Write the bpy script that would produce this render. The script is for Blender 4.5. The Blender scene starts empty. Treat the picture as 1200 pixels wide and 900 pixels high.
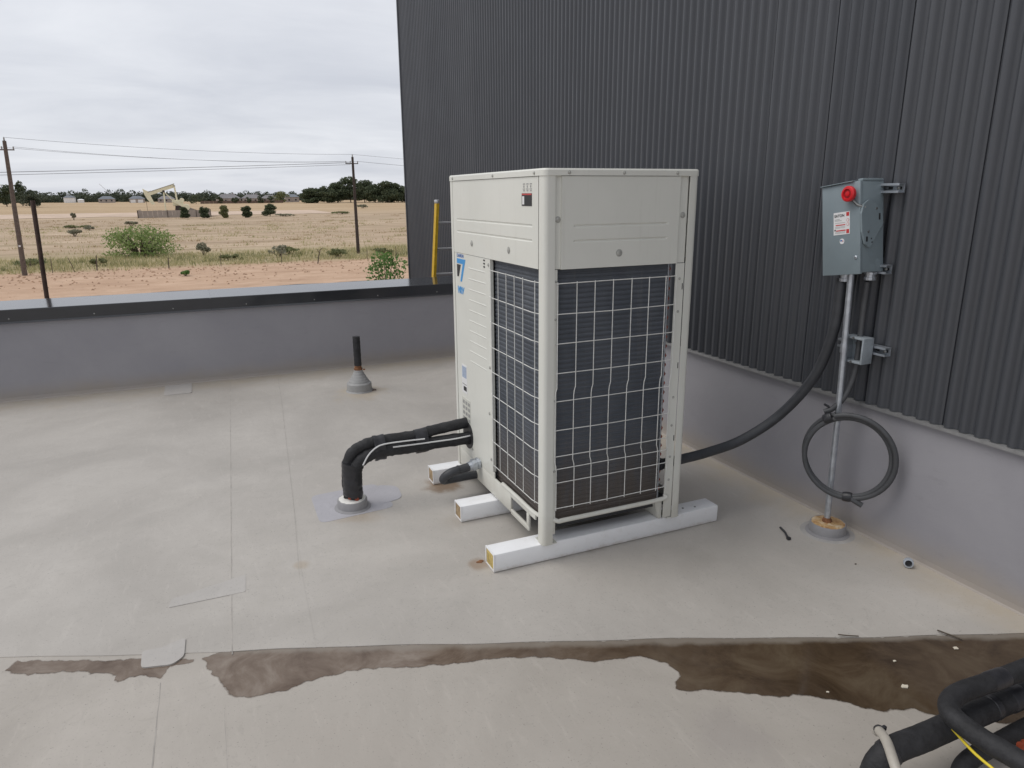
import bpy, bmesh, math, random
import numpy as np
from mathutils import Vector, Matrix
random.seed(7)
R = math.radians
scene = bpy.context.scene
col = scene.collection

# ------------------------------------------------------------------ camera
# world: X along the parapet, Y along the metal-clad wall, Z up, roof at z = 0
CAM = Vector((0.0, 0.0, 1.655))
right = Vector((0.9154267, -0.40241333, -0.00758108))
down = Vector((-0.11184712, -0.23625043, -0.96523363))
fwd = Vector((0.38663185, 0.88444855, -0.26127872))
cam_d = bpy.data.cameras.new('camera')
cam = bpy.data.objects.new('camera', cam_d)
col.objects.link(cam)
m = Matrix((right, -down, -fwd)).transposed().to_4x4()
m.translation = CAM
cam.matrix_world = m
cam_d.sensor_width = 36.0
cam_d.lens = 822.0 / 1200.0 * 36.0
cam_d.clip_start = 0.05
cam_d.clip_end = 9000
scene.camera = cam

# ------------------------------------------------------------------ world, sun, exposure
SUN_EL, SUN_AZ = R(56), R(288)      # azimuth measured from +Y clockwise
world = bpy.data.worlds.new('World')
scene.world = world
world.use_nodes = True
nt = world.node_tree
nt.nodes.clear()
def wn(t, **kw):
    n = nt.nodes.new(t)
    for k, v in kw.items():
        setattr(n, k, v)
    return n
sky = wn('ShaderNodeTexSky', sky_type='NISHITA', sun_disc=False)
sky.sun_elevation = SUN_EL
sky.sun_rotation = SUN_AZ
tc = wn('ShaderNodeTexCoord')
sep = wn('ShaderNodeSeparateXYZ')
nt.links.new(tc.outputs['Generated'], sep.inputs[0])
den = wn('ShaderNodeMath', operation='ADD'); den.inputs[1].default_value = 0.16
mx = wn('ShaderNodeMath', operation='MAXIMUM'); mx.inputs[1].default_value = 0.0
nt.links.new(sep.outputs[2], mx.inputs[0]); nt.links.new(mx.outputs[0], den.inputs[0])
dv = wn('ShaderNodeVectorMath', operation='DIVIDE')
cmb = wn('ShaderNodeCombineXYZ')
for i in range(3):
    nt.links.new(den.outputs[0], cmb.inputs[i])
nt.links.new(tc.outputs['Generated'], dv.inputs[0]); nt.links.new(cmb.outputs[0], dv.inputs[1])
mp = wn('ShaderNodeMapping'); mp.inputs['Scale'].default_value = (0.62, 0.95, 0.3); mp.inputs['Rotation'].default_value = (0, 0, 0.35)
nt.links.new(dv.outputs[0], mp.inputs[0])
nz = wn('ShaderNodeTexNoise'); nz.inputs['Scale'].default_value = 1.5; nz.inputs['Detail'].default_value = 7; nz.inputs['Roughness'].default_value = 0.55; nz.inputs['Distortion'].default_value = 0.35
nt.links.new(mp.outputs[0], nz.inputs['Vector'])
cr = wn('ShaderNodeValToRGB')
cr.color_ramp.elements[0].position = 0.30; cr.color_ramp.elements[0].color = (0.535, 0.555, 0.61, 1)
cr.color_ramp.elements[1].position = 0.68; cr.color_ramp.elements[1].color = (0.70, 0.715, 0.755, 1)
nt.links.new(nz.outputs['Fac'], cr.inputs[0])
sc = wn('ShaderNodeVectorMath', operation='SCALE'); sc.inputs['Scale'].default_value = 10.0   # cloud brightness before the 0.1 background strength
nt.links.new(cr.outputs[0], sc.inputs[0])
mix = wn('ShaderNodeMix', data_type='RGBA'); mix.inputs[0].default_value = 0.95                # closed cloud deck over the clear sky
nt.links.new(sky.outputs[0], mix.inputs[6]); nt.links.new(sc.outputs[0], mix.inputs[7])
bg = wn('ShaderNodeBackground'); bg.inputs['Strength'].default_value = 0.1
nt.links.new(mix.outputs[2], bg.inputs[0])
wo = wn('ShaderNodeOutputWorld'); nt.links.new(bg.outputs[0], wo.inputs[0])

sun_d = bpy.data.lights.new('sun', 'SUN')
sun_d.energy = 1.2; sun_d.angle = R(40); sun_d.color = (1.0, 0.96, 0.9)
sun = bpy.data.objects.new('sun', sun_d); col.objects.link(sun)
sdir = Vector((math.sin(SUN_AZ) * math.cos(SUN_EL), math.cos(SUN_AZ) * math.cos(SUN_EL), math.sin(SUN_EL)))
sun.rotation_euler = sdir.to_track_quat('Z', 'Y').to_euler()

scene.render.engine = 'CYCLES'
scene.view_settings.view_transform = 'Standard'
scene.view_settings.look = 'None'
scene.view_settings.exposure = 0.25
scene.view_settings.gamma = 1.0
scene.render.resolution_x = 1024; scene.render.resolution_y = 768

# ------------------------------------------------------------------ materials
class NB:
    """small node-tree helper"""
    def __init__(s, name):
        s.m = bpy.data.materials.new(name); s.m.use_nodes = True
        s.t = s.m.node_tree; s.t.nodes.clear()
        s.b = s.n('ShaderNodeBsdfPrincipled'); s.o = s.n('ShaderNodeOutputMaterial')
        s.l(s.b.outputs[0], s.o.inputs[0])
    def n(s, t, **kw):
        n = s.t.nodes.new(t)
        for k, v in kw.items(): setattr(n, k, v)
        return n
    def l(s, a, b): s.t.links.new(a, b)
    def coord(s, scale=(1, 1, 1), rot=(0, 0, 0), kind='Object'):
        if kind == 'World':
            g = s.n('ShaderNodeNewGeometry').outputs['Position']
        else:
            g = s.n('ShaderNodeTexCoord').outputs[kind]
        mp = s.n('ShaderNodeMapping'); mp.inputs['Scale'].default_value = scale; mp.inputs['Rotation'].default_value = rot
        s.l(g, mp.inputs[0]); return mp.outputs[0]
    def noise(s, vec, scale, detail=4, rough=.55, dist=0.0):
        n = s.n('ShaderNodeTexNoise'); n.inputs['Scale'].default_value = scale; n.inputs['Detail'].default_value = detail
        n.inputs['Roughness'].default_value = rough; n.inputs['Distortion'].default_value = dist
        s.l(vec, n.inputs['Vector']); return n.outputs['Fac']
    def ramp(s, fac, stops):
        r = s.n('ShaderNodeValToRGB'); e = r.color_ramp.elements
        while len(e) < len(stops): e.new(0.5)
        for k, (p, c) in enumerate(stops):
            e[k].position = p; e[k].color = (c[0], c[1], c[2], 1) if hasattr(c, '__len__') else (c, c, c, 1)
        s.l(fac, r.inputs[0]); return r.outputs[0]
    def mix(s, fac, a, b, mode='MIX'):
        x = s.n('ShaderNodeMix', data_type='RGBA', blend_type=mode)
        for v, i in ((fac, 0), (a, 6), (b, 7)):
            if hasattr(v, 'is_output') or isinstance(v, bpy.types.NodeSocket): s.l(v, x.inputs[i])
            elif i == 0: x.inputs[0].default_value = v
            else: x.inputs[i].default_value = (v[0], v[1], v[2], 1)
        return x.outputs[2]
    def math(s, op, a, b=0.0, clamp=False):
        x = s.n('ShaderNodeMath', operation=op, use_clamp=clamp)
        for v, i in ((a, 0), (b, 1)):
            if isinstance(v, bpy.types.NodeSocket): s.l(v, x.inputs[i])
            else: x.inputs[i].default_value = v
        return x.outputs[0]
    def sstep(s, v, lo, hi):
        x = s.n('ShaderNodeMapRange', interpolation_type='SMOOTHSTEP'); x.inputs[1].default_value = lo; x.inputs[2].default_value = hi
        s.l(v, x.inputs[0]); return x.outputs[0]
    def xyz(s, vec):
        x = s.n('ShaderNodeSeparateXYZ'); s.l(vec, x.inputs[0]); return x.outputs
    def color(s, c):
        if isinstance(c, bpy.types.NodeSocket): s.l(c, s.b.inputs['Base Color'])
        else: s.b.inputs['Base Color'].default_value = (c[0], c[1], c[2], 1)
    def rough(s, c):
        if isinstance(c, bpy.types.NodeSocket): s.l(c, s.b.inputs['Roughness'])
        else: s.b.inputs['Roughness'].default_value = c
    def bump(s, h, strength=.3, dist=.01):
        b = s.n('ShaderNodeBump'); b.inputs['Strength'].default_value = strength; b.inputs['Distance'].default_value = dist
        s.l(h, b.inputs['Height']); s.l(b.outputs[0], s.b.inputs['Normal'])

M = {}
def simple(name, c, rough=.5, metal=0.0, var=.12, scale=9.0, bump=0.0, bscale=60.0, spec=.5):
    k = NB(name); v = k.coord(kind='World')
    f = k.noise(v, scale, 5, .6)
    lo = tuple(x * (1 - var) for x in c); hi = tuple(min(1, x * (1 + var)) for x in c)
    k.color(k.ramp(f, [(.3, lo), (.7, hi)]))
    k.rough(rough); k.b.inputs['Metallic'].default_value = metal; k.b.inputs['Specular IOR Level'].default_value = spec
    if bump: k.bump(k.noise(v, bscale, 3), bump, .004)
    M[name] = k.m
    return k

def membrane(name, base, dark, dirt, wallside=True):
    k = NB(name); v = k.coord(kind='World'); p = k.xyz(v)
    big = k.noise(v, .9, 6, .6, .6); mid = k.noise(v, 4.5, 6, .65, .4)
    st = k.noise(k.coord((6, 1.2, 6), (0, 0, .5), 'World'), 5, 5, .7, .8)
    c = k.ramp(big, [(.32, dark), (.66, base)])
    c = k.mix(k.ramp(mid, [(.40, 0.0), (.70, .42)]), c, tuple(x * .78 for x in base))
    c = k.mix(k.ramp(st, [(.56, 0.0), (.78, .30)]), c, tuple(x * 1.22 for x in base))
    fine = k.noise(k.coord((1, 1, 1), (0, 0, 0), 'World'), 38, 4, .7)
    c = k.mix(k.ramp(fine, [(.60, 0.0), (.78, .16)]), c, tuple(x * .62 for x in dark))
    scr = k.noise(k.coord((2, 26, 2), (0, 0, .9), 'World'), 3.2, 3, .6, .3)
    c = k.mix(k.ramp(scr, [(.66, 0.0), (.74, .18)]), c, tuple(x * .72 for x in dark))
    scuff = k.noise(k.coord((1, 1, 1), (0, 0, 0), 'World'), 11, 3, .5, 2.4)
    c = k.mix(k.ramp(scuff, [(.635, 0.0), (.665, .13), (.70, .13), (.73, 0.0)]), c, tuple(x * .66 for x in dark))
    grit = k.noise(v, 150, 2, .5)
    c = k.mix(k.ramp(grit, [(.665, 0.0), (.73, .65)]), c, tuple(x * .45 for x in dark))
    if dirt:
        # wind-blown tan dust that has settled in the cove along the walls
        dj = k.math('MULTIPLY', k.math('SUBTRACT', k.noise(v, 3.0, 5, .65), .5), .5)
        ex = k.sstep(k.math('ADD', p[0], dj), 2.58, 2.84)
        ey = k.sstep(k.math('ADD', p[1], dj), 6.40, 6.84)
        wob = k.ramp(k.noise(v, 7, 5, .7), [(.3, .35), (.65, 1.0)])
        fac = k.math('MULTIPLY', k.math('MAXIMUM', ex, ey), wob)
        fac = k.math('MULTIPLY', fac, .78)
        c = k.mix(fac, c, dirt)
        spots = k.ramp(k.noise(v, 1.7, 8, .72, .2), [(.66, 0.0), (.74, .35)])
        c = k.mix(spots, c, (.30, .235, .17))
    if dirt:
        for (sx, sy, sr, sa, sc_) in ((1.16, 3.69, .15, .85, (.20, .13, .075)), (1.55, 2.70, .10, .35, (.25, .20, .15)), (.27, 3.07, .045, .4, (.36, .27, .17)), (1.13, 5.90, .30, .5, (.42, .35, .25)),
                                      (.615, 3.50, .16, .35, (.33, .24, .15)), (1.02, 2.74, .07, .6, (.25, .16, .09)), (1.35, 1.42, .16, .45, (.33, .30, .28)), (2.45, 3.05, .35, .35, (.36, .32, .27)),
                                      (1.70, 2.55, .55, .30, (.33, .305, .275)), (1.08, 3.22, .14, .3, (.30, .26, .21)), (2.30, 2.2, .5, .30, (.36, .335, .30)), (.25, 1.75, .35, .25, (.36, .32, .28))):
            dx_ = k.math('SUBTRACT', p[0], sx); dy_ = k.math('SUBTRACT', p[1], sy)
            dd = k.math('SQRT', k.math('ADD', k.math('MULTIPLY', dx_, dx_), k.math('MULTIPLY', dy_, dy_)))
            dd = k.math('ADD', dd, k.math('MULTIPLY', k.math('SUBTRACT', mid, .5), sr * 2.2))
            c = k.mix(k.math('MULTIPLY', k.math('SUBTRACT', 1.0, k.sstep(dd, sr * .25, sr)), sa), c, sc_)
    k.color(c); k.rough(k.ramp(mid, [(.3, .48), (.7, .68)]))
    h = k.math('ADD', k.noise(v, 2.3, 5, .6, .5), k.math('MULTIPLY', k.noise(v, 48, 4, .6), .07))
    k.bump(h, .34, .014)
    M[name] = k.m
membrane('roof_membrane', (.508, .478, .438), (.378, .353, .322), (.43, .37, .285))
membrane('front_membrane', (.485, .448, .402), (.368, .337, .298), (.47, .39, .285))
membrane('patch_membrane', (.50, .475, .445), (.43, .408, .385), None)
membrane('blue_membrane', (.455, .445, .468), (.385, .378, .408), None)

k = NB('wall_membrane'); v = k.coord(kind='World'); p = k.xyz(v)
c = k.ramp(k.noise(v, 1.4, 6, .6, .4), [(.3, (.285, .279, .303)), (.7, (.335, .327, .348))])
low = k.math('MULTIPLY', k.math('SUBTRACT', 1.0, k.sstep(k.math('ADD', p[2], k.math('MULTIPLY', k.noise(v, 6, 5, .7), .12)), .03, .24)), .75)
c = k.mix(low, c, (.36, .31, .25))                  # dust splashed on the foot of the wall
c = k.mix(k.ramp(k.noise(k.coord((3, 3, 14), (0, 0, 0), 'World'), 2, 5, .7), [(.6, 0.0), (.8, .25)]), c, (.17, .165, .17))
k.color(c); k.rough(.5); k.bump(k.noise(v, 3.0, 5, .6, .6), .35, .012); M['wall_membrane'] = k.m

k = NB('siding_paint'); v = k.coord(kind='World')
oi = k.n('ShaderNodeObjectInfo').outputs['Random']
c = k.mix(oi, (.052, .056, .065), (.062, .066, .075))
c = k.mix(k.ramp(k.noise(k.coord((2, 2, .35), (0, 0, 0), 'World'), 2.2, 5, .7), [(.5, 0.0), (.8, .3)]), c, (.072, .075, .082))
k.color(c); k.rough(k.ramp(k.noise(v, 3, 4), [(.3, .33), (.7, .46)])); M['siding_paint'] = k.m
simple('coping_paint', (.030, .032, .037), .12, .0, .10, 5)
M['coping_paint'].node_tree.nodes['Principled BSDF'].inputs['IOR'].default_value = 1.62
simple('flashing', (.30, .30, .30), .42, .4, .15, 20)
simple('unit_paint', (.63, .63, .565), .42, 0, .035, 3, .015, 30)
k = NB('unit_paint'); v = k.coord(kind='World')
c = k.ramp(k.noise(v, 2.5, 5, .6), [(.3, (.675, .677, .622)), (.7, (.725, .725, .668))])
c = k.mix(k.ramp(k.noise(k.coord((22, 22, 1.1), (0, 0, 0), 'World'), 1.6, 5, .7), [(.56, 0.0), (.78, .20)]), c, (.44, .42, .36))
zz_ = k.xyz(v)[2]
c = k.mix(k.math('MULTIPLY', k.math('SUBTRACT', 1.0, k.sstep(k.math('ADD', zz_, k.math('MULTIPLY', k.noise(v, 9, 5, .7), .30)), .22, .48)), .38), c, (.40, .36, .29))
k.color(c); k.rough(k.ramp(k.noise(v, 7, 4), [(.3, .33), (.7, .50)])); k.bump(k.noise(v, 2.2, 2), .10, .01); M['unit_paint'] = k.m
simple('unit_dull_paint', (.60, .60, .54), .45, 0, .04, 5)  # slightly darker ivory for the feet and the caution label
simple('screw_metal', (.28, .28, .27), .35, .8, .2, 90)
simple('fastener', (.43, .43, .40), .4, .2, .15, 60)
simple('wire_coat', (.70, .70, .67), .45, 0, .10, 30)
simple('beam_wrap', (.83, .835, .85), .38, 0, .03, 6, .08, 26)
k = NB('beam_wrap'); v = k.coord(kind='World'); zz_ = k.xyz(v)[2]
c = k.ramp(k.noise(v, 5, 5, .6), [(.3, (.79, .795, .80)), (.7, (.85, .855, .865))])
c = k.mix(k.ramp(k.noise(v, 16, 6, .75, .6), [(.56, 0.0), (.74, .28)]), c, (.52, .48, .42))
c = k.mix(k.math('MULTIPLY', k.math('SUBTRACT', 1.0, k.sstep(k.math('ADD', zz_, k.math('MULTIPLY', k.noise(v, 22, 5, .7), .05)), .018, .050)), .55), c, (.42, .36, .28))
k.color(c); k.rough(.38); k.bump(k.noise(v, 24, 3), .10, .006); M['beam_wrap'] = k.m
simple('cut_foam', (.50, .38, .13), .8, 0, .35, 45, .5, 80)
simple('cut_wood', (.33, .24, .14), .85, 0, .4, 40, .5, 60)
simple('foam_black', (.020, .020, .022), .72, 0, .5, 22, .8, 70)
simple('tape_black', (.026, .026, .030), .36, 0, .3, 40, .3, 90)
simple('conduit_grey', (.040, .042, .047), .5, 0, .18, 20, .1, 60)
simple('coil_cable', (.062, .064, .068), .52, 0, .15, 20, .1, 60)
simple('galvanised', (.50, .53, .57), .36, .75, .18, 30)
simple('cast_grey', (.36, .40, .43), .5, .3, .12, 40, .2, 120)
simple('box_paint', (.215, .262, .285), .40, 0, .05, 8, .04, 60)
simple('red_plastic', (.62, .016, .022), .33, 0, .06, 20)
simple('red_dark', (.30, .008, .012), .4, 0, .1, 20)
simple('label_white', (.76, .76, .76), .4, 0, .03, 20)
simple('label_red', (.55, .05, .05), .45, 0, .05, 20)
simple('ink_black', (.02, .02, .022), .5, 0, .1, 20)
simple('ink_grey', (.30, .30, .29), .5, 0, .1, 30)
simple('logo_blue', (.045, .30, .66), .4, 0, .04, 20)
simple('logo_deep_blue', (.04, .14, .42), .4, 0, .04, 20)
simple('label_pale_blue', (.36, .43, .55), .45, 0, .15, 90)
simple('white_wire', (.66, .66, .66), .4, 0, .05, 20)
simple('beige_hose', (.42, .39, .34), .45, 0, .12, 25, .1, 50)
simple('yellow_wire', (.72, .56, .03), .4, 0, .05, 20)
simple('copper_red', (.33, .07, .035), .35, .3, .2, 30)
simple('seam_sealant', (.365, .34, .31), .6, 0, .25, 12)
simple('flange_grey', (.375, .36, .345), .55, 0, .12, 14)
simple('pocket_grey', (.27, .265, .272), .5, 0, .08, 20, .1, 50)
simple('boot_grey', (.33, .33, .325), .55, 0, .10, 25, .1, 60)
simple('sealant_white', (.72, .71, .67), .6, 0, .08, 30, .4, 60)
k = simple('sealant_amber', (.50, .33, .16), .35, 0, .1, 20)
v = k.coord(kind='World'); k.color(k.ramp(k.noise(v, 26, 5, .65, .5), [(.34, (.30, .14, .045)), (.50, (.55, .36, .17)), (.68, (.70, .60, .44))]))
simple('rust', (.22, .10, .045), .8, .2, .5, 60, .5, 120)
simple('clod_soil', (.33, .21, .135), .95, 0, .35, .8)
simple('rusty_post', (.075, .045, .034), .75, .2, .4, 12, .4, 60)
simple('pole_wood', (.120, .092, .076), .85, 0, .35, 6, .4, 30)
simple('pole_dark', (.055, .040, .034), .85, 0, .35, 6, .4, 30)
simple('insulator', (.30, .29, .28), .4, 0, .1, 10)
simple('wire_dark', (.11, .11, .12), .6, 0, .05, 1)
simple('ladder_yellow', (.66, .42, .02), .48, 0, .15, 18, .15, 60)
simple('aluminium', (.56, .56, .57), .35, .7, .1, 30)
simple('pumpjack_cream', (.80, .75, .54), .6, 0, .08, .8)
simple('pumpjack_grey', (.36, .35, .32), .6, 0, .15, .8)
simple('fence_tan', (.33, .285, .25), .85, 0, .14, .7)
simple('fence_brown', (.15, .105, .085), .9, 0, .2, .5)
simple('asphalt', (.075, .077, .085), .8, 0, .25, .6, .5, 3)
simple('house_white', (.76, .76, .76), .7, 0, .05, .3)
simple('house_brick', (.34, .30, .275), .85, 0, .15, .3)
simple('roof_shingle', (.215, .205, .21), .9, 0, .15, .3)
simple('roof_slate', (.17, .185, .205), .9, 0, .12, .3)
simple('glass_dark', (.03, .035, .04), .1, 0, .1, .3)
simple('bark', (.10, .075, .055), .9, 0, .3, 2)
simple('dark_core', (.03, .031, .034), .7, 0, .1, 3)
simple('concrete', (.30, .29, .28), .85, 0, .12, 1)
simple('debris_dark', (.035, .025, .02), .8, 0, .3, 50)
simple('debris_white', (.70, .64, .52), .7, 0, .15, 50)
simple('dry_twig', (.10, .08, .06), .9, 0, .3, 5)
simple('black_plate', (.02, .02, .02), .5, 0, .2, 20)

# heat-exchanger fins: dark blue-black aluminium, dust-browned near the bottom
k = NB('coil_fins'); v = k.coord(kind='World'); p = k.xyz(v)
fin = k.n('ShaderNodeTexWave', wave_type='BANDS', bands_direction='DIAGONAL'); fin.inputs['Scale'].default_value = 1.0
vv = k.coord((190, 190, 0), (0, 0, 0), 'World'); k.l(vv, fin.inputs['Vector'])
row = k.n('ShaderNodeTexWave', wave_type='BANDS', bands_direction='Z'); row.inputs['Scale'].default_value = 1.0
vr = k.coord((0, 0, 14.5), (0, 0, 0), 'World'); k.l(vr, row.inputs['Vector'])
c = k.ramp(k.noise(v, 3.2, 6, .65, .4), [(.3, (.088, .100, .120)), (.7, (.150, .163, .185))])
c = k.mix(k.math('MULTIPLY', row.outputs['Fac'], .35), c, (.050, .060, .080))
dz = k.math('ADD', p[2], k.math('MULTIPLY', k.noise(k.coord((9, 9, 1.4), (0, 0, 0), 'World'), 2.6, 5, .7), .50))
dm = k.math('MULTIPLY', k.math('SUBTRACT', 1.0, k.sstep(dz, .42, .88)), .72)
c = k.mix(dm, c, (.125, .095, .070))
streak = k.ramp(k.noise(k.coord((26, 26, 1.0), (0, 0, 0), 'World'), 1.5, 5, .7), [(.56, 0.0), (.72, .45)])
c = k.mix(streak, c, (.19, .185, .18))
k.color(c); k.rough(.48); k.b.inputs['Metallic'].default_value = .30
k.bump(k.math('ADD', fin.outputs['Fac'], k.math('MULTIPLY', row.outputs['Fac'], .8)), .5, .003); M['coil_fins'] = k.m

def wet_rim(k, v):
    at = k.n('ShaderNodeAttribute', attribute_name='wet').outputs['Fac']
    f = k.math('ADD', at, k.math('MULTIPLY', k.math('SUBTRACT', k.noise(v, 45, 4, .6), .5), .9))
    tr_ = k.n('ShaderNodeBsdfTransparent'); ms = k.n('ShaderNodeMixShader'); k.l(k.sstep(f, .12, .62), ms.inputs[0])
    k.l(tr_.outputs[0], ms.inputs[1]); k.l(k.b.outputs[0], ms.inputs[2]); k.l(ms.outputs[0], k.o.inputs[0])
# ponded rain water over silt
k = NB('puddle_water'); v = k.coord(kind='World'); p = k.xyz(v)
dep = k.sstep(k.math('ADD', p[0], k.math('MULTIPLY', k.noise(v, 2.5, 5, .6), .9)), .9, 2.3)
c1 = k.ramp(k.noise(v, 5.5, 7, .68, .6), [(.32, (.105, .072, .052)), (.50, (.185, .142, .110)), (.70, (.28, .235, .195))])
c2 = k.ramp(k.noise(v, 4.0, 7, .7, .9), [(.30, (.038, .024, .014)), (.52, (.078, .053, .032)), (.74, (.125, .095, .062))])
back = k.math('SUBTRACT', k.math('ADD', p[1], k.math('MULTIPLY', p[0], .415)), 2.475)
shelf = k.sstep(k.math('ADD', back, k.math('MULTIPLY', k.math('SUBTRACT', k.noise(v, 9, 4), .5), .06)), -.006, .034)
k.color(k.mix(k.math('MULTIPLY', shelf, .75), k.mix(dep, c1, c2), (.255, .225, .19))); k.rough(k.ramp(k.noise(v, 3, 4), [(.35, .04), (.7, .16)])); k.b.inputs['IOR'].default_value = 1.33
wet_rim(k, v); M['puddle_water'] = k.m

# field: sand by the road, weedy verge, straw-coloured pasture
k = NB('field_soil'); v = k.coord(kind='World'); p = k.xyz(v)
wob = k.math('MULTIPLY', k.math('SUBTRACT', k.noise(k.coord((.05, .05, .05), (0, 0, 0), 'World'), 1.4, 5, .65), .5), 14)
yy = k.math('ADD', p[1], wob)
sand = k.ramp(k.noise(k.coord((.28, .6, 1), (0, 0, 0), 'World'), .9, 6, .7, .3), [(.3, (.40, .255, .165)), (.52, (.50, .335, .225)), (.72, (.60, .425, .30))])
sand = k.mix(k.ramp(k.noise(v, .9, 5, .75), [(.60, 0.0), (.70, .6)]), sand, (.27, .175, .115))
strv = k.coord((.045, .22, 1), (0, 0, .06), 'World')
past = k.ramp(k.noise(strv, .85, 8, .72, .5), [(.26, (.24, .172, .105)), (.42, (.36, .262, .170)), (.55, (.46, .345, .235)), (.74, (.57, .455, .325))])
past = k.mix(k.ramp(k.noise(k.coord((.12, .5, 1), (0, 0, -.05), 'World'), .55, 7, .75, .4), [(.54, 0.0), (.68, .55)]), past, (.23, .21, .095))
past = k.mix(k.ramp(k.noise(k.coord((.10, .42, 1), (0, 0, .1), 'World'), .9, 7, .75, .4), [(.57, 0.0), (.66, .6)]), past, (.20, .135, .085))
straw = k.ramp(k.noise(k.coord((.02, .11, 1), (0, 0, .03), 'World'), .9, 7, .72, .4), [(.3, (.33, .225, .125)), (.5, (.44, .315, .185)), (.7, (.53, .405, .26))])
verge = k.ramp(k.noise(k.coord((.3, .7, 1), (0, 0, 0), 'World'), 1.0, 7, .75), [(.3, (.25, .20, .105)), (.5, (.38, .305, .175)), (.7, (.48, .375, .24))])
c = k.mix(k.sstep(yy, 66, 71), sand, verge)
c = k.mix(k.sstep(yy, 80, 96), c, past)
c = k.mix(k.sstep(yy, 210, 330), c, straw)
k.color(c); k.rough(.95); k.bump(k.noise(v, .8, 6, .7), .8, .3); M['field_soil'] = k.m
simple('dirt_track', (.55, .42, .32), .95, 0, .16, .12)

def leafmat(name, a, b, c2):
    k = NB(name); g = k.n('ShaderNodeNewGeometry').outputs['Random Per Island']
    k.color(k.ramp(g, [(0.0, a), (.55, b), (1.0, c2)])); k.rough(.6); k.b.inputs['Specular IOR Level'].default_value = .25
    tl = k.n('ShaderNodeBsdfTranslucent'); k.l(k.b.inputs['Base Color'].links[0].from_socket, tl.inputs[0])
    ms = k.n('ShaderNodeMixShader'); ms.inputs[0].default_value = .38; k.l(k.b.outputs[0], ms.inputs[1]); k.l(tl.outputs[0], ms.inputs[2]); k.l(ms.outputs[0], k.o.inputs[0])
    M[name] = k.m
leafmat('leaf_dark', (.050, .068, .038), (.092, .115, .064), (.14, .16, .095))
leafmat('leaf_wood', (.052, .066, .044), (.085, .102, .070), (.125, .140, .098))
leafmat('leaf_juniper', (.052, .072, .040), (.092, .116, .062), (.14, .165, .095))
leafmat('leaf_mesquite', (.16, .225, .075), (.23, .31, .10), (.37, .44, .19))
leafmat('leaf_bright', (.085, .16, .04), (.14, .25, .065), (.22, .33, .11))
leafmat('leaf_sage', (.18, .18, .13), (.27, .265, .19), (.38, .36, .26))
leafmat('leaf_olive', (.13, .15, .07), (.20, .215, .10), (.29, .285, .15))
leafmat('grass_blade', (.27, .28, .125), (.47, .42, .23), (.66, .58, .37))
leafmat('grass_dry', (.30, .215, .12), (.43, .32, .19), (.55, .44, .28))

# ------------------------------------------------------------------ builders
def tag(o, label=None, cat=None, group=None, kind=None):
    if label: o['label'] = label
    if cat: o['category'] = cat
    if group: o['group'] = group
    if kind: o['kind'] = kind
    return o
def empty(name, loc=(0, 0, 0), label=None, cat=None, group=None):
    o = bpy.data.objects.new(name, None); o.location = loc; o.empty_display_size = .1
    col.objects.link(o); return tag(o, label, cat, group)
def root_loc(o):
    l = Vector((0, 0, 0))
    while o is not None:
        l += o.location; o = o.parent
    return l

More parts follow.
